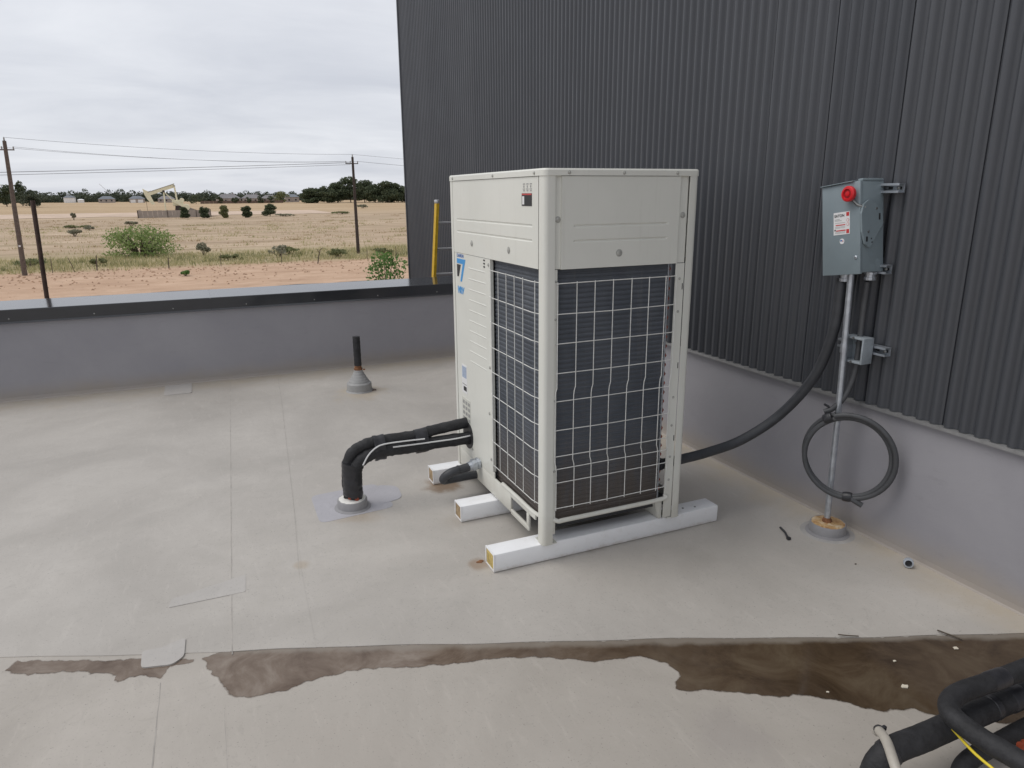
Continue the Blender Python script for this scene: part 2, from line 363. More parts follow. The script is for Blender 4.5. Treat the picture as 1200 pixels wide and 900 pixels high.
class MB:
    """collects geometry in world coordinates, links it as one mesh object"""
    def __init__(s): s.v = []; s.f = []
    def add(s, vs, fs):
        n = len(s.v); s.v += [tuple(x) for x in vs]; s.f += [tuple(i + n for i in f) for f in fs]; return s
    def box(s, lo, hi, bev=0.0, rot=None, piv=None, seg=2):
        lo = Vector(lo); hi = Vector(hi)
        c = (lo + hi) / 2; d = hi - lo
        if bev > 0:
            bm = bmesh.new(); bmesh.ops.create_cube(bm, size=1.0)
            for q in bm.verts: q.co = Vector((q.co.x * d.x, q.co.y * d.y, q.co.z * d.z))
            bmesh.ops.bevel(bm, geom=bm.edges[:], offset=min(bev, .45 * min(d)), segments=seg, affect='EDGES', profile=.5)
            bm.verts.index_update()
            vs = [q.co + c for q in bm.verts]; fs = [[q.index for q in f.verts] for f in bm.faces]; bm.free()
        else:
            vs = [Vector((x, y, z)) for x in (lo.x, hi.x) for y in (lo.y, hi.y) for z in (lo.z, hi.z)]
            fs = [(0, 1, 3, 2), (4, 6, 7, 5), (0, 4, 5, 1), (2, 3, 7, 6), (0, 2, 6, 4), (1, 5, 7, 3)]
        if rot is not None:
            pv = Vector(piv) if piv is not None else c
            vs = [rot @ (q - pv) + pv for q in vs]
        return s.add(vs, fs)
    def tube(s, pts, r, n=10, caps=True, squash=None):
        pts = [Vector(p) for p in pts]; rs = r if hasattr(r, '__len__') else [r] * len(pts)
        t0 = (pts[1] - pts[0]).normalized()
        u = t0.cross(Vector((0, 0, 1)));
        if u.length < 1e-3: u = t0.cross(Vector((1, 0, 0)))
        u.normalize(); vs = []; fs = []
        for i, p in enumerate(pts):
            t = (pts[min(i + 1, len(pts) - 1)] - pts[max(i - 1, 0)]).normalized()
            u = (u - t * u.dot(t)).normalized(); w = t.cross(u)
            for k in range(n):
                a = 2 * math.pi * k / n; vs.append(p + (u * math.cos(a) + w * math.sin(a)) * rs[i])
        for i in range(len(pts) - 1):
            for k in range(n):
                a = i * n + k; b = i * n + (k + 1) % n; fs.append((a, b, b + n, a + n))
        if caps:
            fs.append(tuple(range(n))[::-1]); fs.append(tuple((len(pts) - 1) * n + k for k in range(n)))
        return s.add(vs, fs)
    def lathe(s, prof, loc, n=32, axis=None):
        loc = Vector(loc); q = axis.to_track_quat('Z', 'Y') if axis is not None else None
        vs = []; fs = []
        for r, z in prof:
            for k in range(n):
                a = 2 * math.pi * k / n; p = Vector((r * math.cos(a), r * math.sin(a), z)); vs.append((q @ p if q else p) + loc)
        for i in range(len(prof) - 1):
            for k in range(n):
                a = i * n + k; b = i * n + (k + 1) % n; fs.append((a, b, b + n, a + n))
        fs.append(tuple(range(n))[::-1]); fs.append(tuple((len(prof) - 1) * n + k for k in range(n)))
        return s.add(vs, fs)
    def prism(s, poly, lo, hi, axis='z'):
        """extrude a 2-D polygon along an axis: z -> (x,y), y -> (x,z), x -> (y,z)"""
        def P(a, b, h): return {'z': (a, b, h), 'y': (a, h, b), 'x': (h, a, b)}[axis]
        n = len(poly); vs = [P(a, b, lo) for a, b in poly] + [P(a, b, hi) for a, b in poly]
        fs = [tuple(range(n)), tuple(range(n, 2 * n))[::-1]] + [(i, i + n, (i + 1) % n + n, (i + 1) % n) for i in range(n)]
        return s.add(vs, fs)
    def build(s, name, mat, parent=None, smooth=True, ang=32, loc=None, kind=None):
        me = bpy.data.meshes.new(name)
        o = bpy.data.objects.new(name, me)
        off = root_loc(parent) if parent is not None else Vector((0, 0, 0))
        if loc is not None: off = Vector(loc); o.location = off
        me.from_pydata([(x - off[0], y - off[1], z - off[2]) for x, y, z in s.v], [], s.f)
        bm = bmesh.new(); bm.from_mesh(me); bmesh.ops.recalc_face_normals(bm, faces=bm.faces[:]); bm.to_mesh(me); bm.free()
        me.materials.append(M[mat])
        if smooth:
            me.polygons.foreach_set('use_smooth', [True] * len(me.polygons)); me.set_sharp_from_angle(angle=R(ang))
        col.objects.link(o)
        if parent is not None: o.parent = parent
        if kind: o['kind'] = kind
        return o

def spline(pts, n=8):
    P = [Vector(p) for p in pts]; P = [P[0] * 2 - P[1]] + P + [P[-1] * 2 - P[-2]]; out = []
    for i in range(1, len(P) - 2):
        a, b, c, d = P[i - 1:i + 3]
        for k in range(n):
            t = k / n
            out.append(.5 * ((2 * b) + (c - a) * t + (2 * a - 5 * b + 4 * c - d) * t * t + (3 * b - a - 3 * c + d) * t ** 3))
    out.append(P[-2]); return out

def text_part(txt, size, mat, origin, xdir, ydir, name, parent, ext=.0004, weight=0.0, sx=1.0):
    cu = bpy.data.curves.new('lettering', 'FONT'); cu.body = txt; cu.size = size; cu.extrude = ext; cu.offset = weight
    cu.resolution_u = 3
    t = bpy.data.objects.new('lettering', cu); col.objects.link(t)
    dg = bpy.context.evaluated_depsgraph_get(); me = bpy.data.meshes.new_from_object(t.evaluated_get(dg))
    bpy.data.objects.remove(t); bpy.data.curves.remove(cu)
    X = Vector(xdir).normalized(); Y = Vector(ydir).normalized(); Z = X.cross(Y); og = Vector(origin)
    mb = MB(); mb.v = [tuple(og + X * q.co.x * sx + Y * q.co.y + Z * q.co.z) for q in me.vertices]; mb.f = [tuple(f.vertices) for f in me.polygons]
    bpy.data.meshes.remove(me)
    return mb.build(name, mat, parent, smooth=False)

def leaves(n, sampler, size, seed, flat=.0):
    rng = np.random.default_rng(seed); P = sampler(rng, n)
    n = len(P); nr = rng.normal(size=(n, 3)); nr[:, 2] += flat; nr /= np.linalg.norm(nr, axis=1)[:, None]
    t = np.cross(nr, rng.normal(size=(n, 3))); t /= np.linalg.norm(t, axis=1)[:, None]; b = np.cross(nr, t)
    s = (size * rng.uniform(.55, 1.3, n))[:, None]; w = s * rng.uniform(.45, .8, n)[:, None]
    V = np.stack([P - t * s, P + b * w - t * s * .1, P + t * s, P - b * w + t * s * .15], 1).reshape(-1, 3)
    return V, n
def raw_mesh(name, V, n, k, mat, parent=None, kind=None):
    me = bpy.data.meshes.new(name); off = root_loc(parent) if parent is not None else Vector((0, 0, 0))
    V = np.asarray(V, dtype=np.float32) - np.array(off, dtype=np.float32)
    me.vertices.add(n * k); me.vertices.foreach_set('co', V.ravel())
    me.loops.add(n * k); me.loops.foreach_set('vertex_index', np.arange(n * k, dtype=np.int32))
    me.polygons.add(n); me.polygons.foreach_set('loop_start', np.arange(0, n * k, k, dtype=np.int32))
    me.update(calc_edges=True); me.materials.append(M[mat])
    o = bpy.data.objects.new(name, me); col.objects.link(o)
    if parent is not None: o.parent = parent
    if kind: o['kind'] = kind
    return o
def clumps(cs):
    """sampler: cs = list of (centre, radii, weight); leaves crowd towards each clump's shell"""
    C = np.array([c[0] for c in cs], float); RR = np.array([c[1] for c in cs], float); W = np.array([c[2] for c in cs], float); W /= W.sum()
    def f(rng, n):
        i = rng.choice(len(cs), n, p=W); d = rng.normal(size=(n, 3)); d /= np.linalg.norm(d, axis=1)[:, None]
        return C[i] + d * RR[i] * (rng.uniform(.25, 1.0, n) ** .45)[:, None]
    return f
def tree(name, base, h, w, label, cat, mat, seed, n=1100, leaf=.35, trunk=.22, low=.12, nclump=16, group=None, round_=1.0):
    rng = random.Random(seed); b = Vector(base)
    root = empty(name, b, label, cat, group)
    cs = []
    for i in range(nclump):
        a = rng.uniform(0, 6.283); q = rng.random() ** .6; zz = rng.uniform(low + .12, .92)
        env = math.sin(math.pi * min(1, max(.05, (zz - low) / (1 - low) * .86 + .12))) ** (.6 * round_)
        rr = w / 2 * q * env * .85
        s = rng.uniform(.16, .30)
        cs.append(((b.x + rr * math.cos(a), b.y + rr * math.sin(a), b.z + h * zz), (w * s, w * s, h * s * .55), s * s))
    V, k = leaves(n, clumps(cs), leaf, seed, .3)
    V[:, 2] = np.maximum(V[:, 2], b.z + .02)
    crown = raw_mesh('crown', V, k, 4, mat, root)
    mb = MB()
    mb.tube([b - Vector((0, 0, .2)), b + Vector((rng.uniform(-.1, .1), 0, h * .35)), b + Vector((rng.uniform(-.2, .2), 0, h * .75))], [trunk, trunk * .7, trunk * .2], 7)
    for i in range(6):
        c = Vector(cs[i % len(cs)][0]); st = b + Vector((0, 0, h * rng.uniform(.15, .45)))
        mb.tube([st, (st + c) / 2 + Vector((0, 0, h * .03)), c], [trunk * .45, trunk * .3, trunk * .08], 5)
    mb.build('trunk', 'bark', root)
    return root

# ------------------------------------------------------------------ ground and roads
def gz(y):
    return -4.3 if y < 240 else (-4.3 + .006 * (y - 240) if y < 660 else -1.78)
ys = [-60, 0, 20, 40, 55, 60, 65, 70, 75, 80, 90, 100, 120, 150, 180, 210, 240, 300, 400, 500, 600, 660, 800, 900, 1300, 2500, 6000]
xs = [-5000, -1500, -600, -300, -150, -80, -40, -20, 0, 20, 40, 80, 150, 300, 600, 1500, 5000]
mb = MB(); vs = [(x, y, gz(y)) for y in ys for x in xs]; n = len(xs)
mb.add(vs, [(j * n + i, j * n + i + 1, (j + 1) * n + i + 1, (j + 1) * n + i) for j in range(len(ys) - 1) for i in range(n - 1)])
tag(mb.build('ground', 'field_soil', smooth=False), 'dry sandy field with straw grass beyond the roof', None, None, 'structure')
def ragged(x0, x1, y0, y1, step, jit, seed, zoff):
    rng = random.Random(seed); lo = []; hi = []; x = x0
    while x <= x1:
        lo.append((x, y0 + rng.uniform(-jit, jit))); hi.append((x, y1 + rng.uniform(-jit, jit))); x += step
    mb = MB(); n = len(lo)
    mb.add([(x, y, gz(y) + zoff) for x, y in lo + hi], [(i, i + 1, n + i + 1, n + i) for i in range(n - 1)])
    return mb
tag(ragged(-160, 160, 14, 50.6, 2.0, .35, 3, .03).build('asphalt_road', 'asphalt', smooth=False), 'grey asphalt road just beyond the parapet', None, None, 'structure')
tag(ragged(-260, 46, 252, 300, 4.0, 3.0, 4, .06).build('dirt_road', 'dirt_track', smooth=False), 'pale dirt track crossing the field by the pumpjack', None, None, 'structure')

# ------------------------------------------------------------------ roof
W = 2.873; PY = 6.888
roof = MB().prism([(-12, -6), (3.05, -6), (3.05, 7.2), (-12, 7.2)], -.30, -.012).build('roof', 'roof_membrane', smooth=False)
tag(roof, 'flat grey membrane roof', None, None, 'structure')
MB().box((-12, -6, -4.3), (3.0, 7.42, -.31)).build('building_body', 'concrete', roof)
FOLD = ((-9.0, 6.0), (-.85, 2.835), (-.151, 2.563), (.929, 2.143), (2.139, 1.631), (2.75, 1.372), (3.0, 1.266))
def edge(x):
    """the fold in the membrane that crosses the roof and holds the water back"""
    for (xa, ya), (xb, yb) in zip(FOLD[:-1], FOLD[1:]):
        if x <= xb: break
    return ya + (yb - ya) * (x - xa) / (xb - xa) + .006 * math.sin(x * 5.1) + .003 * math.sin(x * 13.7)
def sheet(x0, x1, y_lo, y_hi, top, mat, skew=0.0):
    """one membrane sheet; None = runs to the fold that crosses the roof"""
    xa = [x0 + (x1 - x0) * i / 40 for i in range(41)]
    lo = [(x, edge(x) if y_lo is None else y_lo) for x in xa]
    hi = [(x, edge(x) + .012 if y_hi is None else y_hi) for x in xa]
    if skew:
        lo = [(x + skew * (y - 2.6), y) for x, y in lo]; hi = [(x + skew * (y - 2.6), y) for x, y in hi]
    return MB().prism(lo + hi[::-1], -.011, top).build('membrane_sheet', mat, roof, smooth=False)
sheet(-9.0, -.050, None, 6.887, .0012, 'roof_membrane', .043)
sheet(-.060, .245, None, 6.887, .0026, 'roof_membrane', .043)
sheet(.229, 2.872, None, 6.887, .0018, 'roof_membrane', .0)
MB().prism([(.21, 2.46), (.46, 6.88), (.56, 6.88), (.263, 3.0), (.235, 2.46)], -.011, .0024).build('membrane_sheet', 'roof_membrane', roof, smooth=False)
def bead(pts, w, z, mat='seam_sealant'):
    """narrow bead of lap sealant along a seam, slightly uneven"""
    rb = random.Random(len(pts) + int(pts[0][0] * 100)); L0 = []; R0 = []
    for (xa, ya), (xb, yb) in zip(pts[:-1], pts[1:]):
        n_ = max(2, int(math.hypot(xb - xa, yb - ya) / .05))
        for i in range(n_):
            t = i / n_; L0.append((xa + (xb - xa) * t - w * rb.uniform(.2, 1.1), ya + (yb - ya) * t)); R0.append((xa + (xb - xa) * t + w * rb.uniform(.2, 1.1), ya + (yb - ya) * t))
    MB().prism(L0 + R0[::-1], -.011, z).build('lap_sealant', mat, roof, smooth=False)
bead([(-.057, 2.50), (.127, 6.84)], .0028, .0032); bead([(.246, 2.95), (.313, 3.675), (.488, 5.93), (.55, 6.84)], .0018, .0029)
bead([(-.296, 2.44), (-.304, 2.0), (-.31, 1.0)], .0026, -.0002); bead([(-.096, 2.20), (-.10, 1.0)], .0016, -.0004)
sheet(-9.0, -.290, -5.9, None, -.0011, 'front_membrane')
sheet(-.300, -.092, -5.9, None, -.0006, 'front_membrane')
sheet(-.100, 2.872, -5.9, None, -.0009, 'front_membrane')
def poly_part(name, pts, lo, hi, mat, rad=.03):
    """flat welded patch with rounded corners"""
    out = []; n = len(pts)
    for i in range(n):
        p = Vector((*pts[i], 0)); a = Vector((*pts[i - 1], 0)); b = Vector((*pts[(i + 1) % n], 0))
        r = min(rad, .45 * (a - p).length, .45 * (b - p).length)
        s = p + (a - p).normalized() * r; e = p + (b - p).normalized() * r
        for k in range(6):
            t = k / 5; q = s * (1 - t) ** 2 + p * 2 * t * (1 - t) + e * t * t; out.append((q.x, q.y))
    return MB().prism(out, lo, hi).build(name, mat, roof, smooth=False)
poly_part('membrane_patch', [(-.286, 2.940), (-.275, 3.005), (.028, 3.088), (.018, 2.937)], -.01, .0038, 'patch_membrane', .012)
poly_part('membrane_patch', [(-.366, 2.660), (-.299, 2.652), (-.216, 2.685), (-.221, 2.561), (-.260, 2.526), (-.365, 2.552)], -.01, .0058, 'patch_membrane', .02)
poly_part('membrane_patch', [(.423, 3.845), (.802, 3.872), (.827, 3.510), (.417, 3.471)], -.01, .0032, 'blue_membrane', .05)
poly_part('membrane_patch', [(.796, 3.846), (.913, 3.779), (.895, 3.602), (.755, 3.567)], -.01, .0044, 'blue_membrane', .05)
poly_part('membrane_patch', [(-.42, 6.52), (-.20, 6.52), (-.20, 6.886), (-.42, 6.886)], -.01, .0056, 'patch_membrane', .02)
MB().lathe([(.128, -.01), (.128, .002), (.124, .0036), (.06, .0037)], (2.735, 2.31, 0), 40).build('membrane_patch', 'flange_grey', roof)

def wobble(pts, seed, amp):
    rng = random.Random(seed); out = []
    n = len(pts)
    for i in range(n):
        a = Vector((*pts[i], 0)); b = Vector((*pts[(i + 1) % n], 0)); L = (b - a).length; q = max(2, int(L / .018))
        ph = rng.uniform(0, 6)
        for k in range(q):
            t = k / q; p = a.lerp(b, t); nrm = Vector((-(b - a).y, (b - a).x, 0)).normalized()
            p += nrm * (math.sin(t * math.pi * 2 * max(1, L / .11) + ph) * amp * .5 + rng.uniform(-amp, amp) * .5) * math.sin(math.pi * t) ** .5
            out.append((p.x, p.y))
    return out
def flat_sheet(name, pts, z, mat, fringe=.022):
    """thin water film: a closed outline whose rim carries a 'wet' value falling to zero"""
    area = sum(pts[i - 1][0] * pts[i][1] - pts[i][0] * pts[i - 1][1] for i in range(len(pts)))
    if area < 0: pts = pts[::-1]
    n = len(pts); inn = []
    for i in range(n):
        a = Vector((*pts[i - 4], 0)); b = Vector((*pts[(i + 4) % n], 0)); t = (b - a).normalized()
        inn.append((pts[i][0] - t.y * fringe, pts[i][1] + t.x * fringe))
    me = bpy.data.meshes.new(name)
    me.from_pydata([(x, y, z - .0002) for x, y in pts] + [(x, y, z) for x, y in inn], [], [(i, (i + 1) % n, n + (i + 1) % n, n + i) for i in range(n)] + [tuple(range(n, 2 * n))])
    at = me.attributes.new('wet', 'FLOAT', 'POINT'); at.data.foreach_set('value', [0.0] * n + [1.0] * n)
    me.materials.append(M[mat]); o = bpy.data.objects.new(name, me); col.objects.link(o)
    bm = bmesh.new(); bm.from_mesh(me); bmesh.ops.triangulate(bm, faces=bm.faces[:])
    for f in bm.faces:
        if f.normal.z < 0: f.normal_flip()
    bm.to_mesh(me); bm.free(); return o
pA = [(-.826, 2.744), (-.790, 2.802), (-.661, 2.745), (-.457, 2.658), (-.386, 2.636), (-.343, 2.61), (-.25, 2.573), (-.180, 2.532), (-.203, 2.510), (-.266, 2.517), (-.297, 2.455), (-.348, 2.498), (-.403, 2.513), (-.437, 2.499), (-.466, 2.557), (-.576, 2.626), (-.700, 2.667), (-.799, 2.712)]
pB = [(-.166, 2.531)] + [(x_ / 10, edge(x_ / 10) + .010) for x_ in range(-1, 29)] + [(2.86, 1.300), (2.80, 1.12), (2.60, 1.02), (2.412, .98), (2.198, 1.091), (2.100, 1.165), (2.010, 1.226), (1.994, 1.260), (1.898, 1.285), (1.848, 1.325), (1.791, 1.395), (1.729, 1.446), (1.597, 1.505), (1.551, 1.536), (1.480, 1.581), (1.363, 1.639), (1.331, 1.667), (1.393, 1.737), (1.385, 1.793), (1.322, 1.864), (1.274, 1.875), (1.178, 1.897), (1.136, 1.916), (1.002, 1.998), (.859, 2.063), (.644, 2.112), (.498, 2.162), (.370, 2.215), (.280, 2.220), (.177, 2.226), (.089, 2.209), (-.021, 2.225), (-.087, 2.274), (-.111, 2.371), (-.152, 2.451)]
def grow(pts, d):
    n = len(pts); out = []
    for i in range(n):
        a = Vector((*pts[i - 1], 0)); b = Vector((*pts[(i + 1) % n], 0)); t = (b - a).normalized()
        out.append((pts[i][0] + t.y * -d, pts[i][1] + t.x * d))
    return out
tag(flat_sheet('puddle', wobble(pA, 11, .010), .0000, 'puddle_water'), 'small shallow brown puddle at the left, beside the grey roof patch', None, None, 'structure')
tag(flat_sheet('puddle', wobble(pB, 12, .010), .0001, 'puddle_water'), 'long dark brown rain puddle running across the roof to the wall', None, None, 'structure')

# ------------------------------------------------------------------ metal-clad wall
wall = empty('metal_clad_wall', (W, 4.0, 0), 'tall dark charcoal corrugated metal wall along the right side of the roof', 'wall')
MB().box((W + .032, -4, -4.3), (W + 8, 10.13, 7.2)).build('wall_core', 'dark_core', wall)
mb = MB()      # corrugated panel: six ribs in 0.4 m
prof = []
for rib in range(6):
    y0 = rib * .4 / 6; p = .4 / 6
    for t, d in ((0, 0), (.10, .0), (.20, .006), (.30, .016), (.38, .020), (.62, .020), (.70, .016), (.80, .006), (.90, 0)):
        prof.append((y0 + t * p, d))
prof += [(.3945, 0), (.3960, -.006), (.3985, -.006), (.3998, .0)]
Z0, Z1 = .672, 7.2
n = len(prof)
mb.add([(W - .004 - d, y, z) for z in (Z0, Z1) for y, d in prof], [(i, i + 1, n + i + 1, n + i) for i in range(n - 1)])
src = mb.build('siding_panel', 'siding_paint', None, True, 50); pan_me = src.data
bpy.data.objects.remove(src)
yk = 1.903 - .4 * 14
cnt = 0
while yk < 10.1:
    o = bpy.data.objects.new('siding_panel', pan_me); o.parent = wall
    o.location = (-W, yk - 4.0, 0)
    col.objects.link(o); yk += .4; cnt += 1
END = yk
half = len(prof)
lw = MB(); lw.add([(x, y, -4.3) for x, y, z in mb.v[:half]] + [(x, y, .6718) for x, y, z in mb.v[:half]], [(i, i + 1, half + i + 1, half + i) for i in range(half - 1)])
src = lw.build('siding_panel', 'siding_paint', None, True, 50); low_me = src.data; bpy.data.objects.remove(src)
yk = END - .4 * 6
while yk < END - .01:          # beyond the roof edge the cladding runs down to the ground
    o = bpy.data.objects.new('siding_panel', low_me); o.parent = wall; o.location = (-W, yk - 4.0, 0); col.objects.link(o); yk += .4
MB().box((W - .036, END + .001, -4.3), (W + .2, END + .038, 7.2), .003).build('corner_trim', 'siding_paint', wall)
MB().prism([(W - .0295, .655), (W - .0295, .670), (W + .02, .671), (W + .02, .648)], -4, 7.44, 'y').build('base_flashing', 'flashing', wall)
MB().box((W - .0005, -4, -.02), (W + .06, 6.95, .6545)).build('curb_membrane', 'wall_membrane', wall)
MB().prism([(W + .01, -.01), (W - .016, -.01), (W - .010, .003), (W - .004, .010), (W - .001, .03), (W + .01, .03)], -4, 6.86, 'y').build('cove', 'wall_membrane', wall)
MB().box((W - .0035, 1.05, .02), (W, 1.16, .654)).build('lap_strip', 'wall_membrane', wall)
MB().box((W - .0035, 4.05, .02), (W, 4.16, .654)).build('lap_strip', 'wall_membrane', wall)

# ------------------------------------------------------------------ parapet
par = empty('parapet_wall', (0, 7.15, 0), 'low grey membrane parapet with dark metal coping at the roof edge', 'parapet')
for x0, x1, yo in ((-9, -.302, 0), (-.310, 1.505, .0016), (1.50, 1.69, .0004), (1.685, W - .0007, .0018)):
    MB().box((x0, PY - yo, -.011), (x1, 7.40, .70)).build('membrane_sheet', 'wall_membrane', par)
MB().prism([(PY + .01, -.01), (PY - .030, -.01), (PY - .018, .003), (PY - .009, .012), (PY - .0045, .035), (PY + .01, .035)], -9, W - .03, 'x').build('cove', 'wall_membrane', par)
x0 = -9.11
while x0 < 2.8:
    x1 = min(x0 + 3.05, W - .030)
    pr = [(6.848, .664), (6.858, .676), (6.858, .771), (6.863, .776), (7.445, .781), (7.450, .776), (7.450, .655), (7.445, .655), (7.442, .768), (6.866, .768), (6.866, .672), (6.853, .662)]
    MB().prism(pr, x0 + .0015, x1 - .0015, 'x').build('coping', 'coping_paint', par, True, 30)
    xx = x0 + .3
    while xx < x1 - .1:
        MB().lathe([(.006, 0), (.006, .003), (.003, .0045)], (xx, 6.8575, .700), 10, Vector((0, -1, 0))).build('screw', 'screw_metal', par); xx += .61
    if x1 < 2.8:
        MB().box((x1 - .05, 6.8675, .66), (x1 + .05, 7.441, .7655)).build('joint_plate', 'coping_paint', par)
    x0 += 3.05

# ------------------------------------------------------------------ support beams
def beam(y0, xl, xr, endmat, label, seed, d=.10):
    t = empty('support_beam', (xl, y0 + d / 2, 0), label, 'beam', 'white wrapped beams under the condenser')
    hh = .092
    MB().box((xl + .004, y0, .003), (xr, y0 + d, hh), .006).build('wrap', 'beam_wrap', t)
    # open cut end: wrap lip round a raw core
    for lo, hi in (((xl - .003, y0 + .0005, .0035), (xl + .006, y0 + .0085, hh - .0005)), ((xl - .003, y0 + d - .0085, .0035), (xl + .006, y0 + d - .0005, hh - .0005)),
                   ((xl - .0025, y0 + .0086, hh - .008), (xl + .006, y0 + d - .0086, hh - .0006)), ((xl - .0025, y0 + .0086, .0036), (xl + .006, y0 + d - .0086, .011))):
        MB().box(lo, hi, .001, seg=1).build('wrap_edge', 'beam_wrap', t)
    MB().box((xl + .0005, y0 + .009, .0115), (xl + .007, y0 + d - .009, hh - .0085), .0015).build('cut_end', endmat, t)
    rng = random.Random(seed)
    for i in range(3):
        MB().lathe([(.006, 0), (.006, .002), (.002, .004)], (xl + (xr - xl) * rng.uniform(.75, .95), y0 + rng.uniform(.02, .08), hh), 8).build('screw', 'screw_metal', t)
beam(2.634, 1.058, 2.312, 'cut_foam', 'nearest white wrapped support beam, yellow foam showing at its end', 1, .104)
beam(3.172, 1.094, 2.30, 'cut_wood', 'middle white wrapped support beam under the condenser', 2)
beam(3.705, 1.112, 2.30, 'cut_wood', 'farthest white wrapped support beam, beside the looped conduit', 3)

# ------------------------------------------------------------------ condenser unit
UX0, UX1, UY0, UY1, UZ0, UZ1 = 1.290, 2.052, 2.612, 3.790, .093, 1.750
U = empty('condenser_unit', ((UX0 + UX1) / 2, (UY0 + UY1) / 2, UZ0), 'large ivory air conditioning condenser with wire grille sides, standing on white beams', 'air conditioner')
def post(cx, cy, sx, sy):
    """folded corner post with rounded outer corner; sx, sy point inwards"""
    leg, th, r = .050, .003, .022
    out = [(leg, 0)]
    for k in range(7):
        a = math.pi / 2 * k / 6; out.append((r - r * math.sin(a), r - r * math.cos(a)))
    out.append((0, leg)); inn = [(th, leg)]
    for k in range(7):
        a = math.pi / 2 * (6 - k) / 6; q = r - th; inn.append((r - q * math.sin(a), r - q * math.cos(a)))
    inn.append((leg, th))
    pts = [(cx + sx * a, cy + sy * b) for a, b in out + inn]
    o = MB().prism(pts, UZ0, 1.728).build('corner_post', 'unit_paint', U, True, 40)
    # foot turned out on the beam
    MB().box((min(cx + sx * .004, cx + sx * .075), min(cy + sy * .004, cy + sy * .09), UZ0), (max(cx + sx * .004, cx + sx * .075), max(cy + sy * .004, cy + sy * .09), UZ0 + .004)).build('foot', 'unit_dull_paint', o)
    return o
p_near = post(UX0, UY0, 1, 1); p_right = post(UX1, UY0, -1, 1); post(UX0, UY1, 1, -1); post(UX1, UY1, -1, -1)
# inner flanges beside the posts, with slots and screws
def flange(lo, hi, face, name='post_flange'):
    return MB().box(lo, hi, .0015, seg=1).build(name, 'unit_paint', U)
f1 = flange((UX0 + .0505, UY0 + .006, .14), (UX0 + .066, UY0 + .012, 1.349), 'y')
f1b = flange((UX0 + .0505, UY0 + .010, 1.351), (UX0 + .082, UY0 + .015, 1.727), 'y')
f2 = flange((UX1 - .098, UY0 + .0065, .10), (UX1 - .0505, UY0 + .011, 1.349), 'y')
f2b = flange((UX1 - .105, UY0 + .010, 1.351), (UX1 - .0505, UY0 + .015, 1.727), 'y')
f3 = flange((UX0 + .014, UY0 + .0505, 1.351), (UX0 + .019, UY0 + .066, 1.727), 'x')
f4 = flange((UX0 + .004, UY1 - .075, .125), (UX0 + .010, UY1 - .0505, 1.727), 'x')
def screw(par_, loc, axis, r=.0075, mat='fastener'):
    o = MB().lathe([(r * 1.5, 0), (r * 1.5, .0012), (r, .0016), (r, .004), (r * .6, .0055)], loc, 12, Vector(axis)).build('screw', mat, par_); return o
def slot(par_, lo, hi): MB().box(lo, hi).build('slot', 'ink_black', par_)
for z in (1.28, 1.13, .72, .58, .42, .30): screw(f2, (UX1 - .075, UY0 + .0065, z), (0, -1, 0), .0042)
for z in (1.23, .86, .50): slot(f2, (UX1 - .0600, UY0 + .0058, z), (UX1 - .0555, UY0 + .0070, z + .028))
for z in (1.30, 1.14, .78, .45): screw(f1, (UX0 + .0575, UY0 + .006, z), (0, -1, 0), .0038)
screw(f1b, (UX0 + .066, UY0 + .010, 1.553), (0, -1, 0), .009); screw(f2b, (UX1 - .074, UY0 + .010, 1.560), (0, -1, 0), .009)
# upper panels with pressed grooves
def groove_panel(axis, a0, a1, z0, z1, plane, out, grooves, name):
    """vertical sheet with shallow pressed steps at heights in grooves, edges folded back"""
    zs = [z0]; ds = [0]
    for g in grooves: zs += [g - .006, g - .002, g + .002, g + .006]; ds += [0, -.004, -.004, 0]
    zs.append(z1); ds.append(0)
    inset = .055; vs = []; fs = []
    cols = [a0, a0 + inset, a0 + inset + .008, a1 - inset - .008, a1 - inset, a1]
    for z, d in zip(zs, ds):
        for k, a in enumerate(cols):
            dd = d if k in (2, 3) else 0
            pl = plane + out * dd
            vs.append((pl, a, z) if axis == 'x' else (a, pl, z))
    n = len(cols)
    for j in range(len(zs) - 1):
        for i in range(n - 1): fs.append((j * n + i, j * n + i + 1, (j + 1) * n + i + 1, (j + 1) * n + i))
    # returns
    back = plane - out * .012
    def Pb(a, z): return (back, a, z) if axis == 'x' else (a, back, z)
    def Pf(a, z): return (plane, a, z) if axis == 'x' else (a, plane, z)
    for (a, b) in (((a0, z0), (a1, z0)), ((a1, z0), (a1, z1)), ((a1, z1), (a0, z1)), ((a0, z1), (a0, z0))):
        m0 = len(vs); vs += [Pf(*a), Pf(*b), Pb(*b), Pb(*a)]; fs.append((m0, m0 + 1, m0 + 2, m0 + 3))
    return MB().add(vs, fs).build(name, 'unit_paint', U, False)
sp = groove_panel('y', UX0 + .080, UX1 - .100, 1.350, 1.724, UY0 + .0005, -1, (1.464, 1.526), 'side_panel')
screw(sp, (1.649, UY0 + .0015, 1.408), (0, -1, 0), .011)
fp = groove_panel('x', UY0 + .060, UY1 - .052, 1.350, 1.724, UX0 + .0015, -1, (1.464, 1.526), 'front_panel')
screw(fp, (UX0 + .0015, 3.458, 1.411), (-1, 0, 0), .011); screw(fp, (UX0 + .0015, 2.98, 1.408), (-1, 0, 0), .011)
groove_panel('y', UX0 + .080, UX1 - .100, 1.350, 1.724, UY1 - .0015, 1, (1.464, 1.526), 'side_panel')
groove_panel('x', UY0 + .060, UY1 - .052, 1.350, 1.724, UX1 - .0015, 1, (1.464, 1.526), 'back_panel')
